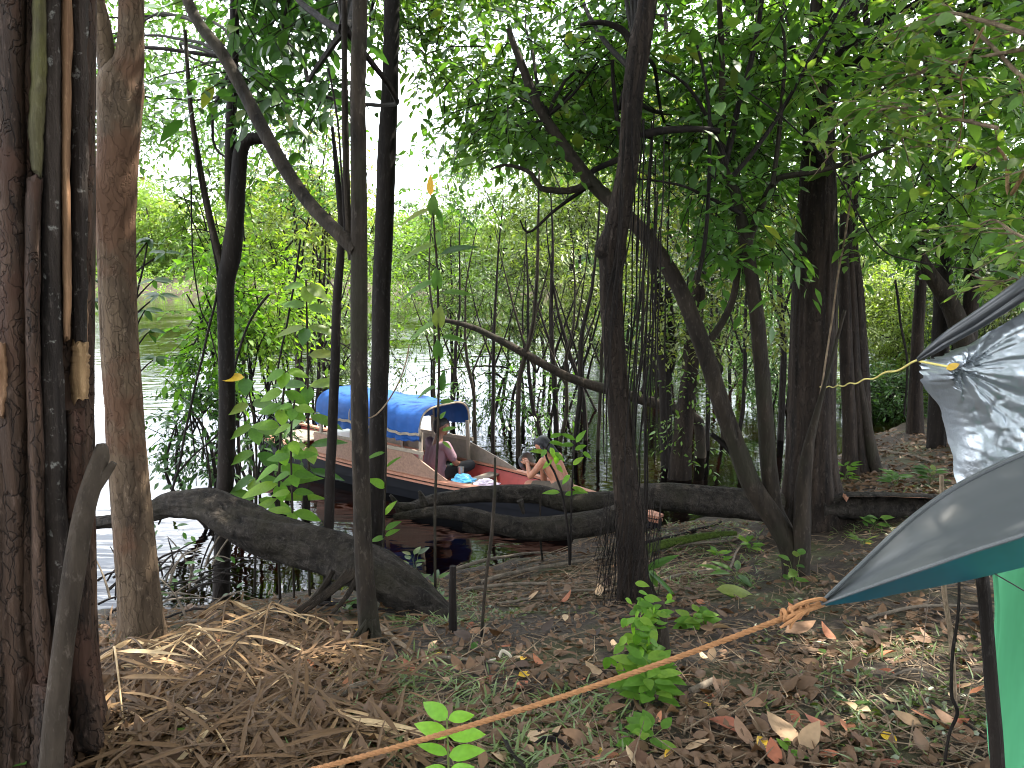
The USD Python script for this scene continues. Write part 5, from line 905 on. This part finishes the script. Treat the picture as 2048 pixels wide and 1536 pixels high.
seedling('bright_seedling', 'bright lime-green seedling with paired oval leaves below the rope at the bottom', [(897, 1600, 5), (896, 1500, 5), (894, 1436, 4)], Yq, [((895, 1440), (845, 1398), 38, .06), ((896, 1440), (952, 1424), 30, .05), ((896, 1474), (828, 1442), 36, .03), ((897, 1472), (973, 1463), 38, .02), ((896, 1508), (836, 1485), 24, .0), ((897, 1512), (966, 1496), 36, -.02), ((896, 1545), (852, 1534), 26, -.04), ((897, 1546), (942, 1530), 28, -.04)], leafmat('leaf_lime', [(0, (.13, .30, .02)), (1, (.19, .38, .03))], .5), GRASS)
Yh = Yg(1310, 1345)
st = Thing('vine_clad_stump', 'short stump wrapped in bright green climbing leaves, behind the middle of the rope', 'stump', at(1322, 1345, Yh))
st.add('stump', ptube([(1326, 1355, 48), (1322, 1290, 38), (1318, 1230, 34), (1316, 1205, 28)], Yh, sides=22, step=.02, amp=.1, ridge=.06, seed=881), BARK_GREY)
for k in range(120):
    a = rng.uniform(0, 1); x, y = 1296 + rng.normal(0, 18) - 36 * a, 1190 + 150 * a + rng.normal(0, 12); l = rng.uniform(20, 36); an = rng.uniform(-.6, 2.4)
    st.add('leaf', pxleaf((x, y), (x + l * math.cos(an), y + l * .8 * math.sin(an)), l * .55, Yh - .10 + rng.normal(0, .05), dy=rng.uniform(-.05, .05)), GREEN_BRIGHT, smooth=True)
def herb(name, label, px, py, n, ln, mat, wfac=.5, h=0, group=None, T=LEAF5, cat='plant', flat=.5):
    g = ground_at(px, py); Y = g[1]; th = Thing(name, label, cat, g, group); s = Y / F
    for k in range(n):
        a = rng.uniform(0, 6.28); el = rng.uniform(.15, 1.0) * flat; hh = rng.uniform(0, h) * s; d = np.array([math.cos(a) * math.cos(el), math.sin(a) * math.cos(el), math.sin(el)]); b = g + np.array([rng.normal(0, .02), rng.normal(0, .02), .015 + hh])
        l = ln * s * rng.uniform(.7, 1.2); M = leafmats((b + d * l * .25)[None], d[None], np.array([[0, -.3, 1.0]]), np.array([l])); M[..., 1] *= wfac / .42; th.add('leaf', stamp(T, M), mat, smooth=True)
        if k < 6: th.add('stem', tube([g - np.array([0, 0, .01]), g * .5 + b * .5 + rng.normal(0, .004, 3), b + d * l * .27], [.0025, .002, .0015], sides=5, step=.03), GRASS)
    return th
HB = [('herb', 'clump of bright oval leaves on the ground below the vine-clad stump', 1300, 1410, 46, 56, GREEN_BRIGHT, .5, 90), ('herb', 'low bright green plant on the litter right of the vine-clad stump', 1396, 1255, 24, 40, GREEN_BRIGHT, .55, 34), ('herb', 'little bright plant with rounded leaves near the bottom under the stump', 1300, 1488, 12, 54, GREEN_BRIGHT, .55, 20), ('herb', 'pair of lime leaves on a short stem in the palm litter', 405, 1485, 4, 42, GREEN_BRIGHT, .42, 14),
      ('herb', 'small pale green plant at the foot of the broken trunk', 190, 1468, 6, 34, GREEN_GLOSSY, .6, 24), ('herb', 'large rounded leaf plant in the bottom left corner', 40, 1530, 4, 70, GREEN_GLOSSY, .6, 8), ('herb', 'small herb in the litter left of the bright seedling', 330, 1530, 9, 26, GREEN_MID, .5, 14), ('herb', 'green herb beside the short dark stake', 870, 1215, 16, 34, GREEN_MID, .4, 60), ('herb', 'green herb growing against the foot of the fallen log', 830, 1180, 14, 30, GREEN_BUSH, .45, 70),
      ('herb', 'leafy herb at the foot of the three-stemmed tree', 1590, 1175, 12, 28, GREEN_GLOSSY, .6, 70), ('herb', 'leafy herb at the foot of the stoutest trunk', 1680, 1045, 16, 26, GREEN_GLOSSY, .45, 36), ('herb', 'low plant by the reddish log', 1750, 1060, 12, 24, GREEN_GLOSSY, .45, 30), ('herb', 'low plants in front of the fluted trunk', 1690, 965, 18, 24, GREEN_BRIGHT, .3, 34), ('herb', 'low plant on the bank behind the reddish log', 1790, 975, 16, 26, GREEN_GLOSSY, .4, 26), ('herb', 'low plant near the shiny sheet on the bank', 1860, 965, 16, 26, GREEN_MID, .4, 26),
      ('herb', 'tuft of narrow leaves in the litter near the knot of the rope', 1470, 1165, 8, 60, GREEN_GLOSSY, .26, 20), ('herb', 'small plant between the fibrous trunk and the three-stemmed tree', 1440, 1130, 14, 28, GREEN_BRIGHT, .35, 24), ('herb', 'tuft of drooping thin yellow-green grass right of the stoutest trunk', 1725, 1090, 22, 26, GREEN_YELLOW, .12, 10), ('herb', 'small spiky plant in the middle of the open ground at the right', 1710, 1420, 8, 34, GREEN_MID, .25, 10), ('herb', 'small plant with thin leaves at the bottom right of the middle', 1260, 1490, 12, 26, GREEN_GLOSSY, .28, 14),
      ('herb', 'young plant behind the log on the wet bank', 1395, 1035, 12, 22, GREEN_GLOSSY, .5, 18), ('herb', 'herb with round leaves in the shade near the bow', 1500, 1105, 14, 24, GREEN_BRIGHT, .4, 18), ('herb', 'small fern-like plant near the foot of the grey trunk', 700, 1225, 12, 26, GREEN_MID, .35, 24), ('herb', 'bright plant at the bottom of the picture near the right', 1580, 1525, 6, 36, GREEN_BRIGHT, .45, 10)]
for a in HB: herb(*a)
bw_ = Thing('bush_sapling', 'bright-leaved sapling in front of the person on the bow', 'sapling', at(1140, 1130, 6.0))
bw_.add('stem', ptube([(1140, 1130, 6), (1128, 1000, 5), (1112, 950, 4.5), (1092, 905, 4), (1100, 885, 3)], 6.0, sides=6, step=.03, wob=.01), BARK_DARK)
bw_.add('stem', ptube([(1142, 1120, 4), (1144, 1000, 4), (1150, 900, 3)], 6.0, sides=6, step=.03, wob=.01), BARK_DARK)
for x, y, dx, dy in ((1092, 905, -32, -6), (1094, 900, -14, 12), (1098, 885, 34, 2), (1100, 895, 12, 22), (1105, 920, -22, 16), (1108, 905, 24, 16), (1112, 930, 16, 14), (1150, 900, 22, -12), (1148, 890, -30, -2), (1150, 880, -28, -16), (1152, 885, 18, -26), (1146, 930, 20, -18), (1140, 950, -18, 18), (1120, 985, -36, -2), (1130, 990, 26, -8), (1144, 975, 34, 8), (1146, 985, 30, -4), (1100, 875, 26, -10), (1115, 905, -4, 26), (1165, 905, 20, 10)):
    bw_.add('leaf', pxleaf((x, y), (x + dx, y + dy), 13, 6.0 + rng.normal(0, .06)), GREEN_BRIGHT, smooth=True)
for k, (b, e, w, c) in enumerate((((1290, 1142), (1356, 1104), 18, 0), ((1298, 1140), (1320, 1175), 22, 0), ((1292, 1140), (1376, 1208), 12, 1), ((1278, 1150), (1262, 1192), 12, 2), ((1282, 1152), (1290, 1190), 12, 2), ((1432, 1178), (1520, 1188), 30, 0), ((1440, 1184), (1506, 1212), 8, 1))):
    o = obj('strap_leaf', pxleaf(b, e, w, Yg(1290, 1185) - .25 if b[0] < 1400 else Yg(1440, 1200), T=LEAF7), GREEN_GLOSSY, smooth=True); tag(o, ('long green strap-shaped leaf ' + ('leaning against the fibrous trunk', 'lying on the litter right of the fibrous trunk')[b[0] > 1400] + ', ' + ('pointing up right', 'hanging down', 'longest and folded', 'pale and drooping left', 'pale and drooping right', 'broad and flat', 'narrow and folded')[k]), 'leaf')
# whorled sapling behind the forked tree
ws = Thing('whorled_sapling', 'dark sapling with whorls of long drooping leaves behind the forked tree', 'sapling', at(262, 760, 4.6))
ws.add('stem', ptube([(262, 1240, 8), (264, 900, 7), (268, 700, 6), (274, 600, 5), (290, 530, 4), (300, 470, 3)], 4.9, sides=6, wob=.02), BARK_DARK)
for cx, cy in ((300, 478), (330, 505), (308, 560), (318, 590), (290, 620), (300, 660), (312, 715), (190, 560), (184, 600)):
    ws.add('twig', ptube([(270, cy + 40, 4), (cx * .6 + 108, cy + 14, 3), (cx, cy, 2)], 4.9, sides=5), BARK_DARK)
    for k in range(7):
        a = rng.uniform(-.5, 3.6); l = rng.uniform(26, 44); ws.add('leaf', pxleaf((cx, cy), (cx + l * math.cos(a), cy + abs(l * .6 * math.sin(a)) * 1.1 - 6), 12, 4.9 + rng.normal(0, .05), dy=rng.uniform(-.1, .1)), GREEN_DARK, smooth=True)
# stakes and vines
for lb, pth, Y, mt in (('short dark upright stake beside the end of the fallen log', [(906, 1262, 18), (905, 1190, 16), (906, 1132, 13)], Yg(906, 1265), BARK_DARK), ('thin pale upright stick rising past the forked log', [(963, 1275, 7), (972, 1160, 7), (985, 1050, 8), (990, 960, 6), (990, 915, 4)], Yg(963, 1275), BARK_GREY), ('dark stub standing in the water right of the slender trunk', [(614, 1110, 18), (612, 1030, 16), (610, 990, 9)], 5.6, BARK_DARK), ('dark slanting stub in the water near the boat hull', [(570, 1060, 12), (555, 1010, 10), (543, 985, 6)], 5.8, BARK_DARK), ('thin dead reed standing on the bank', [(1085, 1120, 5), (1080, 1050, 4), (1082, 980, 3)], Yg(1085, 1122), BARK_GREY)):
    tag(obj('stake', ptube(pth, Y, sides=10, step=.03, amp=.12, seed=int(pth[0][0])), mt), lb, 'stake')
VN = [([(392, 290, 5), (410, 420, 5), (432, 560, 5), (415, 680, 5), (392, 780, 5), (370, 900, 5), (345, 985, 5), (320, 1045, 4)], 6.0, 'long black vine hanging in a curve left of the slender dark trunk'), ([(540, 590, 5), (500, 640, 5), (470, 720, 5), (440, 860, 4), (380, 920, 4), (345, 960, 4)], 6.4, 'black vine sweeping down left in front of the slender dark trunk'), ([(378, 330, 3), (384, 480, 3), (402, 620, 3), (420, 660, 3), (440, 740, 3)], 6.5, 'thin vine dangling beside the slender tree'),
      ([(652, 130, 4), (676, 280, 4), (682, 380, 4), (686, 460, 4)], 4.0, 'thin vine hanging left of the grey trunk'), ([(600, 480, 4), (580, 620, 4), (560, 720, 4), (545, 800, 3)], 7.0, 'thin dark vine over the yellow-leaved bush'), ([(1338, 280, 3), (1336, 500, 3), (1330, 700, 3), (1338, 960, 2.5)], 6.2, 'thin vine hanging straight between fibrous trunk and slanting stem'), ([(1372, 120, 3), (1376, 400, 3), (1370, 620, 3)], 6.4, 'thin vine hanging above the slanting stem'), ([(1700, 380, 4), (1680, 560, 4), (1650, 740, 4), (1622, 900, 4), (1600, 1000, 4)], 6.3, 'thin pale vine crossing in front of the stoutest trunk'), ([(1500, 180, 3), (1660, 330, 3), (1790, 520, 3), (1990, 545, 2.5)], 4.6, 'thin brown vine strung across the right-hand foliage'), ([(1790, 560, 5), (1798, 640, 5), (1812, 740, 5), (1806, 830, 4)], 9.5, 'dark crooked vine in front of the bright bush'), ([(820, 690, 3), (800, 760, 3), (735, 840, 3), (700, 800, 3)], 5.0, 'thin pale twig across the tall straight trunk')]
for k, (pth, Y, lb) in enumerate(VN): tag(obj('vine', ptube(pth, Y, sides=6, step=.05, wob=.05, seed=400 + k), BARK_DARK if 'pale' not in lb else STICK), lb, 'vine')
# brush at the water's edge on the left
br = Thing('dead_brush', 'tangle of bare dark twigs at the water edge behind the forked tree', 'brush', plane(270, 1200, 0))
for k in range(46):
    x0, y0 = rng.uniform(185, 430), rng.uniform(1120, 1245); a = rng.normal(0, .9); l = rng.uniform(60, 170); Y = rng.uniform(4.3, 5.3); br.add('twig', ptube([(x0, y0, rng.uniform(3, 7)), (x0 + l * .5 * math.cos(a), y0 - l * .35 * abs(math.sin(a)) - 14, 3.5), (x0 + l * math.cos(a), y0 - l * .7 * abs(math.sin(a)), 1.5)], Y + .25, sides=5, step=.06, wob=.06, seed=k), BARK_DARK if k % 3 else STICK_GREY)
for k in range(24):
    x0, y0 = rng.uniform(300, 480), rng.uniform(1040, 1200); a = rng.uniform(-1, 4); br.add('leaf', pxleaf((x0, y0), (x0 + 24 * math.cos(a), y0 + 16 * math.sin(a)), 8, 4.9), GREEN_DARK, smooth=True)

# ------------------------------------------------------------------ litter
def onground(n, rng, pxr, pyr):
    out = []
    px, py = rng.uniform(*pxr, n), rng.uniform(*pyr, n); Yv = np.geomspace(1.6, 14, 420); D = ray(px, py); P = CAM + D[:, None] * Yv[None, :, None]
    h = P[..., 2] - gbase(P[..., 0], P[..., 1]); i = np.argmax(h < 0, 1); ok = h[np.arange(n), i] < 0; Q = P[np.arange(n), i][ok]
    Q[:, 2] = gz(Q[:, 0], Q[:, 1]); return Q[Q[:, 2] > .03]
def flatleaf(Q, rng, size, tilt=.35, lift=.006):
    n = len(Q); a = rng.uniform(0, 6.283, n); d = np.stack([np.cos(a), np.sin(a), rng.normal(0, tilt * .5, n)], 1); u = np.stack([rng.normal(0, tilt, n), rng.normal(0, tilt, n), np.ones(n)], 1)
    return leafmats(Q + np.array([0, 0, 1.0]) * (lift + rng.uniform(0, .02, n))[:, None], d, u, size)
CURLS = [leaf(W=.45, n=5, fold=.5, curl=.25), leaf(W=.5, n=5, fold=-.35, curl=-.3), leaf(W=.36, n=5, fold=.25, curl=.45), leaf(W=.55, n=4, fold=.15, curl=-.2)]
rng = np.random.default_rng(303)
# small far litter as one mass
parts_ = []
for k in range(4):
    Q = onground(4200, rng, (100, 2048), (860, 1560)); Q = Q[meshkit.fbm(Q * 2.2, 3, 21) + rng.normal(0, .06, len(Q)) > .43]; parts_.append(stamp(CURLS[k], flatleaf(Q, rng, rng.uniform(.018, .04, len(Q)) * np.exp(rng.normal(.25, .45, len(Q))), .6)))
Q = onground(900, rng, (205, 760), (1220, 1560)); parts_.append(stamp(CURLS[1], flatleaf(Q, rng, rng.uniform(.04, .12, len(Q)), .6, .03)))
Q = onground(1500, rng, (1660, 1960), (850, 1010)); parts_.append(stamp(CURLS[0], flatleaf(Q, rng, rng.uniform(.04, .11, len(Q)), .5)))
Q = onground(1700, rng, (830, 1420), (1040, 1215)); parts_.append(stamp(CURLS[2], flatleaf(Q, rng, rng.uniform(.03, .075, len(Q)), .6)))
tag(obj('leaf_litter', join(parts_), LITTER, smooth=True), 'carpet of small brown fallen leaves and scraps over the whole bank', 'leaf litter', kind='stuff')
Q = onground(4200, rng, (60, 2048), (880, 1560)); a = rng.uniform(0, 6.283, len(Q)); d = np.stack([np.cos(a), np.sin(a), rng.normal(0, .12, len(Q))], 1); P0 = Q + np.array([0, 0, .008]); tw = sprays(rng, P0, d, rng.uniform(.05, .28, len(Q)), 1, .01, 0.0)[1]
Q = onground(700, rng, (820, 1420), (1060, 1215)); a = rng.normal(.1, .5, len(Q)); tw = join([tw, sprays(rng, Q + np.array([0, 0, .014]), np.stack([np.cos(a), np.sin(a) * .7, rng.normal(0, .06, len(Q))], 1), rng.uniform(.15, .7, len(Q)), 1, .01, 0.0)[1]])
tag(obj('twig_litter', tw, STICK, smooth=True), 'scattered thin dry twigs over the bank', 'twigs', kind='stuff')
# the leaves one can tell apart
kinds = {'brown': (leafmat('fallen_brown', [(0, (.06, .03, .018)), (.5, (.11, .06, .034)), (1, (.17, .10, .06))], .1, (1, .7, .4), .65, .2), 'brown'), 'tan': (leafmat('fallen_tan', [(0, (.20, .13, .075)), (.5, (.28, .19, .115)), (1, (.36, .27, .17))], .12, (1, .8, .5), .65, .2), 'pale tan'), 'red': (leafmat('fallen_red', [(0, (.15, .05, .03)), (.5, (.22, .075, .04)), (1, (.28, .12, .06))], .12, (1, .6, .4), .65, .2), 'reddish brown'), 'yellow': (LEAF_YELLOWED, 'yellow'), 'dark': (leafmat('fallen_dark', [(0, (.025, .016, .012)), (1, (.06, .036, .025))], .08, (1, .7, .4), .65, .2), 'dark brown'), 'green': (GREEN_GLOSSY, 'green')}
protos = {}
Q = np.vstack([onground(150, rng, (230, 2000), (1130, 1545)), onground(210, rng, (560, 2000), (1250, 1545))])
for q in Q[:290]:
    kd = rng.choice(['brown', 'tan', 'red', 'dark', 'yellow', 'green'], p=[.34, .28, .14, .12, .06, .06]); sh_i = int(rng.integers(4)); px = float(project(q)[0])
    zone = 'in the palm litter at the left' if px < 720 else 'in front of the rope in the middle' if px < 1150 else 'around the vine-clad stump' if px < 1480 else 'on the open ground under the tarp'
    lb = f'{kinds[kd][1]} fallen leaf lying {zone}'; sz = rng.uniform(.065, .135); sz *= .75 if kd in ('yellow', 'green') else 1.0
    rot = (rng.normal(0, 16), rng.normal(0, 14), rng.uniform(0, 360)); pos = q + np.array([0, 0, .014])
    if (kd, sh_i) not in protos:
        rp_ = f'/World/Looks/fallen_leaf_{kd}_{sh_i}'; c_ = stage.CreateClassPrim(rp_); c_.SetTypeName('Xform'); o = usdkit.mesh(stage, rp_ + '/blade', CURLS[sh_i], kinds[kd][0], smooth=True); protos[kd, sh_i] = rp_
    copy_of(protos[kd, sh_i], 'fallen_leaf', lb, 'leaf', pos, rot, sz, f'{kinds[kd][1]} fallen leaves {zone}')
for lb, (x, y), mt, sz, sh_i in (('large curled dark brown leaf in the middle of the bare ground', (940, 1295), 'dark', .15, 0), ('large dark brown leaf arched over the litter right of the middle', (1040, 1290), 'dark', .16, 2), ('large grey-brown leaf on the ground below the rope knot', (1570, 1275), 'brown', .20, 3), ('bright yellow leaf beside the grass in the middle', (1043, 1330), 'yellow', .075, 0), ('bright yellow leaf just below the other yellow one', (1037, 1362), 'yellow', .075, 3), ('bright yellow leaf in the palm litter', (612, 1305), 'yellow', .09, 3), ('round yellow leaf below the reddish log', (1733, 1092), 'yellow', .085, 3), ('crumpled orange-tan leaf on the open ground at the right', (1710, 1435), 'tan', .11, 0), ('broad tan leaf at the bottom right of the middle', (1595, 1500), 'tan', .16, 3), ('broad reddish leaf at the bottom right', (1475, 1480), 'red', .16, 0), ('brown curled leaf in the palm litter centre', (500, 1400), 'brown', .17, 2), ('pale leaf near the bottom of the rope', (1060, 1480), 'tan', .14, 3)):
    o = obj('fallen_leaf', tuple((stamp(CURLS[sh_i], flatleaf(ground_at(x, y)[None], rng, np.array([sz]), .25, .02)))), kinds[mt][0], smooth=True); tag(o, lb, 'leaf')
# dry palm litter at the left
BL_ = leaf(W=.062, n=5, fold=.3, curl=.16, tip=.6)
Q = np.vstack([onground(1700, rng, (205, 640), (1215, 1560)), onground(500, rng, (600, 820), (1230, 1560))])
M = flatleaf(Q, rng, rng.uniform(.08, .32, len(Q)), .34, .012); M[..., 2, 3] += rng.uniform(0, .07, len(Q))
tag(obj('palm_litter', stamp(BL_, M), STRAW, smooth=True), 'heap of loose straw-coloured palm leaf strips at the left', 'palm litter', kind='stuff')
FR = [((230, 1350), (250, 1480), .5), ((330, 1330), (215, 1330), .4), ((470, 1235), (440, 1330), .3), ((560, 1250), (690, 1280), .25), ((560, 1240), (520, 1350), .3), ((640, 1430), (760, 1560), .3), ((560, 1370), (600, 1460), .35), ((400, 1400), (330, 1500), .3), ((300, 1300), (420, 1300), .25), ((690, 1370), (560, 1390), .22), ((500, 1470), (620, 1500), .25), ((240, 1440), (330, 1530), .3), ((620, 1330), (740, 1330), .2), ((430, 1290), (300, 1420), .3), ((240, 1310), (330, 1410), .3), ((350, 1280), (470, 1360), .25), ((520, 1300), (420, 1440), .3), ((610, 1390), (500, 1480), .2), ((650, 1290), (740, 1370), .2), ((380, 1440), (470, 1540), .25)]
for k, (a, b, lift) in enumerate(FR):
    A_, B_ = ground_at(*a), ground_at(*b); n = 12; s = np.linspace(0, 1, n); C = A_ + (B_ - A_) * s[:, None] + np.array([0, 0, 1.0]) * (.03 + lift * .4 * 4 * s * (1 - s) * np.linalg.norm(B_ - A_))[:, None]
    lbf = ('by the broken trunk', 'pointing at the broken trunk', 'standing up at the water side', 'by the grey trunk', 'drooping near the grey trunk', 'at the rope end', 'near the middle of the heap', 'in the left of the heap', 'along the top of the heap', 'under the rope', 'at the bottom of the heap', 'in the bottom left', 'right of the heap', 'crossing the heap', 'just right of the broken trunk', 'below the forked tree', 'slanting left in the middle', 'near the long pale stick', 'right of the grey trunk foot', 'lowest in the heap')[k]
    fr = Thing('palm_frond', f'dry straw-coloured palm frond {lbf}', 'palm frond', A_, 'dry palm fronds at the left'); fr.add('rachis', tube(C, np.linspace(.007, .003, n), sides=6, step=.03), STRAW)
    ax = unit(B_ - A_); sd_ = unit(np.cross(ax, [0, 0, 1.0]))
    for i in range(24):
        t_ = (i + 1) / 25; p = np.array([np.interp(t_, s, C[:, j]) for j in range(3)]); sg = 1 if i % 2 else -1; d = ax * rng.uniform(.5, 1.0) + sd_ * sg * rng.uniform(.5, .9) + np.array([0, 0, rng.uniform(-.5, .12)])
        fr.add('leaflet', stamp(BL_, leafmats(p[None], d[None], np.array([[rng.normal(0, .4), rng.normal(0, .4), 1]]), np.array([rng.uniform(.2, .36)]))), STRAW, smooth=True)
# sticks on the ground
SK = [((300, 1398), (690, 1452), 14, 'long pale stick lying across the palm litter'), ((345, 1468), (560, 1408), 12, 'pale stick in the palm litter, lower left'), ((500, 1415), (900, 1395), 8, 'thin pale stick lying right of the palm litter'), ((580, 1500), (820, 1370), 18, 'thick brown stick under the low end of the rope'), ((430, 1330), (470, 1420), 7, 'thin forked twig in the palm litter'), ((750, 1250), (830, 1320), 12, 'crooked pale root right of the grey trunk foot'), ((830, 1318), (1010, 1330), 8, 'thin stick lying in the middle of the bare ground'), ((1290, 1112), (1470, 1078), 20, 'mossy branch lying right of the fibrous trunk'), ((1290, 1092), (1440, 1050), 12, 'dark branch lying behind the mossy one'), ((960, 1172), (1240, 1120), 9, 'grey stick along the water edge'), ((930, 1190), (1230, 1165), 8, 'grey stick parallel to the water edge'), ((900, 1150), (1120, 1110), 8, 'grey stick at the edge of the water'), ((980, 1210), (1250, 1190), 7, 'thin stick in front of the fibrous trunk'), ((1290, 1180), (1480, 1130), 7, 'thin stick right of the fibrous trunk foot'), ((1010, 1480), (1050, 1545), 10, 'dark stick at the bottom in the middle'), ((1080, 1478), (1180, 1482), 16, 'black rotten stick at the bottom'), ((1070, 1500), (1140, 1510), 16, 'second black rotten stick just below it'),
      ((1450, 1160), (1500, 1060), 6, 'bare twig sticking up near the three-stemmed tree'), ((1740, 1240), (1990, 1215), 8, 'thin stick behind the tarp tip'), ((1780, 1360), (1900, 1380), 6, 'thin twig on the open ground at the right'), ((1380, 1390), (1430, 1375), 16, 'short rotten stick on the ground left of the open patch'), ((1850, 1460), (1980, 1490), 8, 'stick near the dark pole'), ((220, 1290), (420, 1335), 9, 'brown stick at the foot of the forked tree'), ((640, 1215), (820, 1235), 10, 'dark root-like stick along the log'), ((330, 1255), (640, 1240), 8, 'grey stick along the left water edge'), ((420, 1265), (560, 1225), 7, 'thin grey stick at the left water edge'), ((1500, 1075), (1340, 1100), 6, 'thin stick on the mossy bank'), ((1740, 900), (1860, 930), 7, 'stick on the brown bank at the back')]
for k, (a, b, w, lb) in enumerate(SK):
    A_, B_ = ground_at(*a), ground_at(*b); m_ = (A_ + B_) / 2 + np.array([rng.normal(0, .04), rng.normal(0, .04), .02]); r = w * A_[1] / F / 2
    C = [A_ + np.array([0, 0, r]), m_ + np.array([0, 0, r]), B_ + np.array([0, 0, r])]; tag(obj('stick', tube(C, [r, r * .85, r * .5], sides=9, step=.03, amp=.1, wob=.07 * min(1, float(np.linalg.norm(B_ - A_))), seed=500 + k), (STICK if 'pale' in lb else MOSS if 'mossy branch' in lb else BARK_DARK if ('black' in lb or 'dark' in lb) else STICK_GREY), smooth=40), lb, 'stick')
g = ground_at(1005, 1322); tag(obj('root', tube([g + np.array([-.07, .0, .005]), g + np.array([-.02, -.01, .02]), g + np.array([.0, 0, .055]), g + np.array([.035, -.02, .045]), g + np.array([.05, -.03, .008])], [.006, .009, .009, .007, .005], sides=8, step=.01, amp=.2, seed=3), FUNGUS), 'curved whitish scrap of root on the bare ground', 'root')
# grass
def grass(name, label, areas, seed):
    rng = np.random.default_rng(seed); out = []
    for (x0, x1, y0, y1, n) in areas:
        Q = onground(n, rng, (x0, x1), (y0, y1)); Q = Q[meshkit.fbm(Q * 5.5, 3, seed) > .47]; k = len(Q); a = rng.uniform(0, 6.283, k); d = np.stack([np.cos(a), np.sin(a), rng.uniform(.2, 1.3, k)], 1)
        M = leafmats(Q, d, np.stack([rng.normal(0, .3, k), rng.normal(0, .3, k), np.ones(k)], 1), rng.uniform(.04, .11, k)); out.append(stamp(leaf(W=.11, n=3, curl=.35, tip=.7), M))
    tag(obj(name, join(out), GRASS, smooth=True), label, 'grass', kind='stuff')
grass('grass', 'sparse bright grass and tiny weeds between the leaves on the bank', [(680, 1010, 1320, 1440, 900), (960, 1300, 1380, 1530, 700), (1270, 1520, 1050, 1180, 1500), (1500, 2000, 1250, 1540, 450), (780, 960, 1180, 1260, 700), (1650, 1900, 960, 1080, 700), (560, 800, 1440, 1540, 500)], 44)
mq = []
rng = np.random.default_rng(45)
for (x0, x1, y0, y1, n) in ((1290, 1500, 1060, 1190, 900), (1600, 2000, 1260, 1540, 1100), (900, 1200, 1180, 1260, 500), (1500, 1640, 1080, 1300, 300)):
    Q = onground(n, rng, (x0, x1), (y0, y1)); Q = Q[meshkit.fbm(Q * 4.0, 3, 8) > .52]; M = flatleaf(Q, rng, rng.uniform(.02, .05, len(Q)), .8, .004); mq.append(stamp(LEAF3, M))
tag(obj('moss', join(mq), leafmat('moss_leaf', [(0, (.04, .06, .01)), (.6, (.075, .10, .016)), (1, (.12, .14, .03))], .2), smooth=True), 'low yellow-green moss patches on the damp ground', 'moss', kind='stuff')
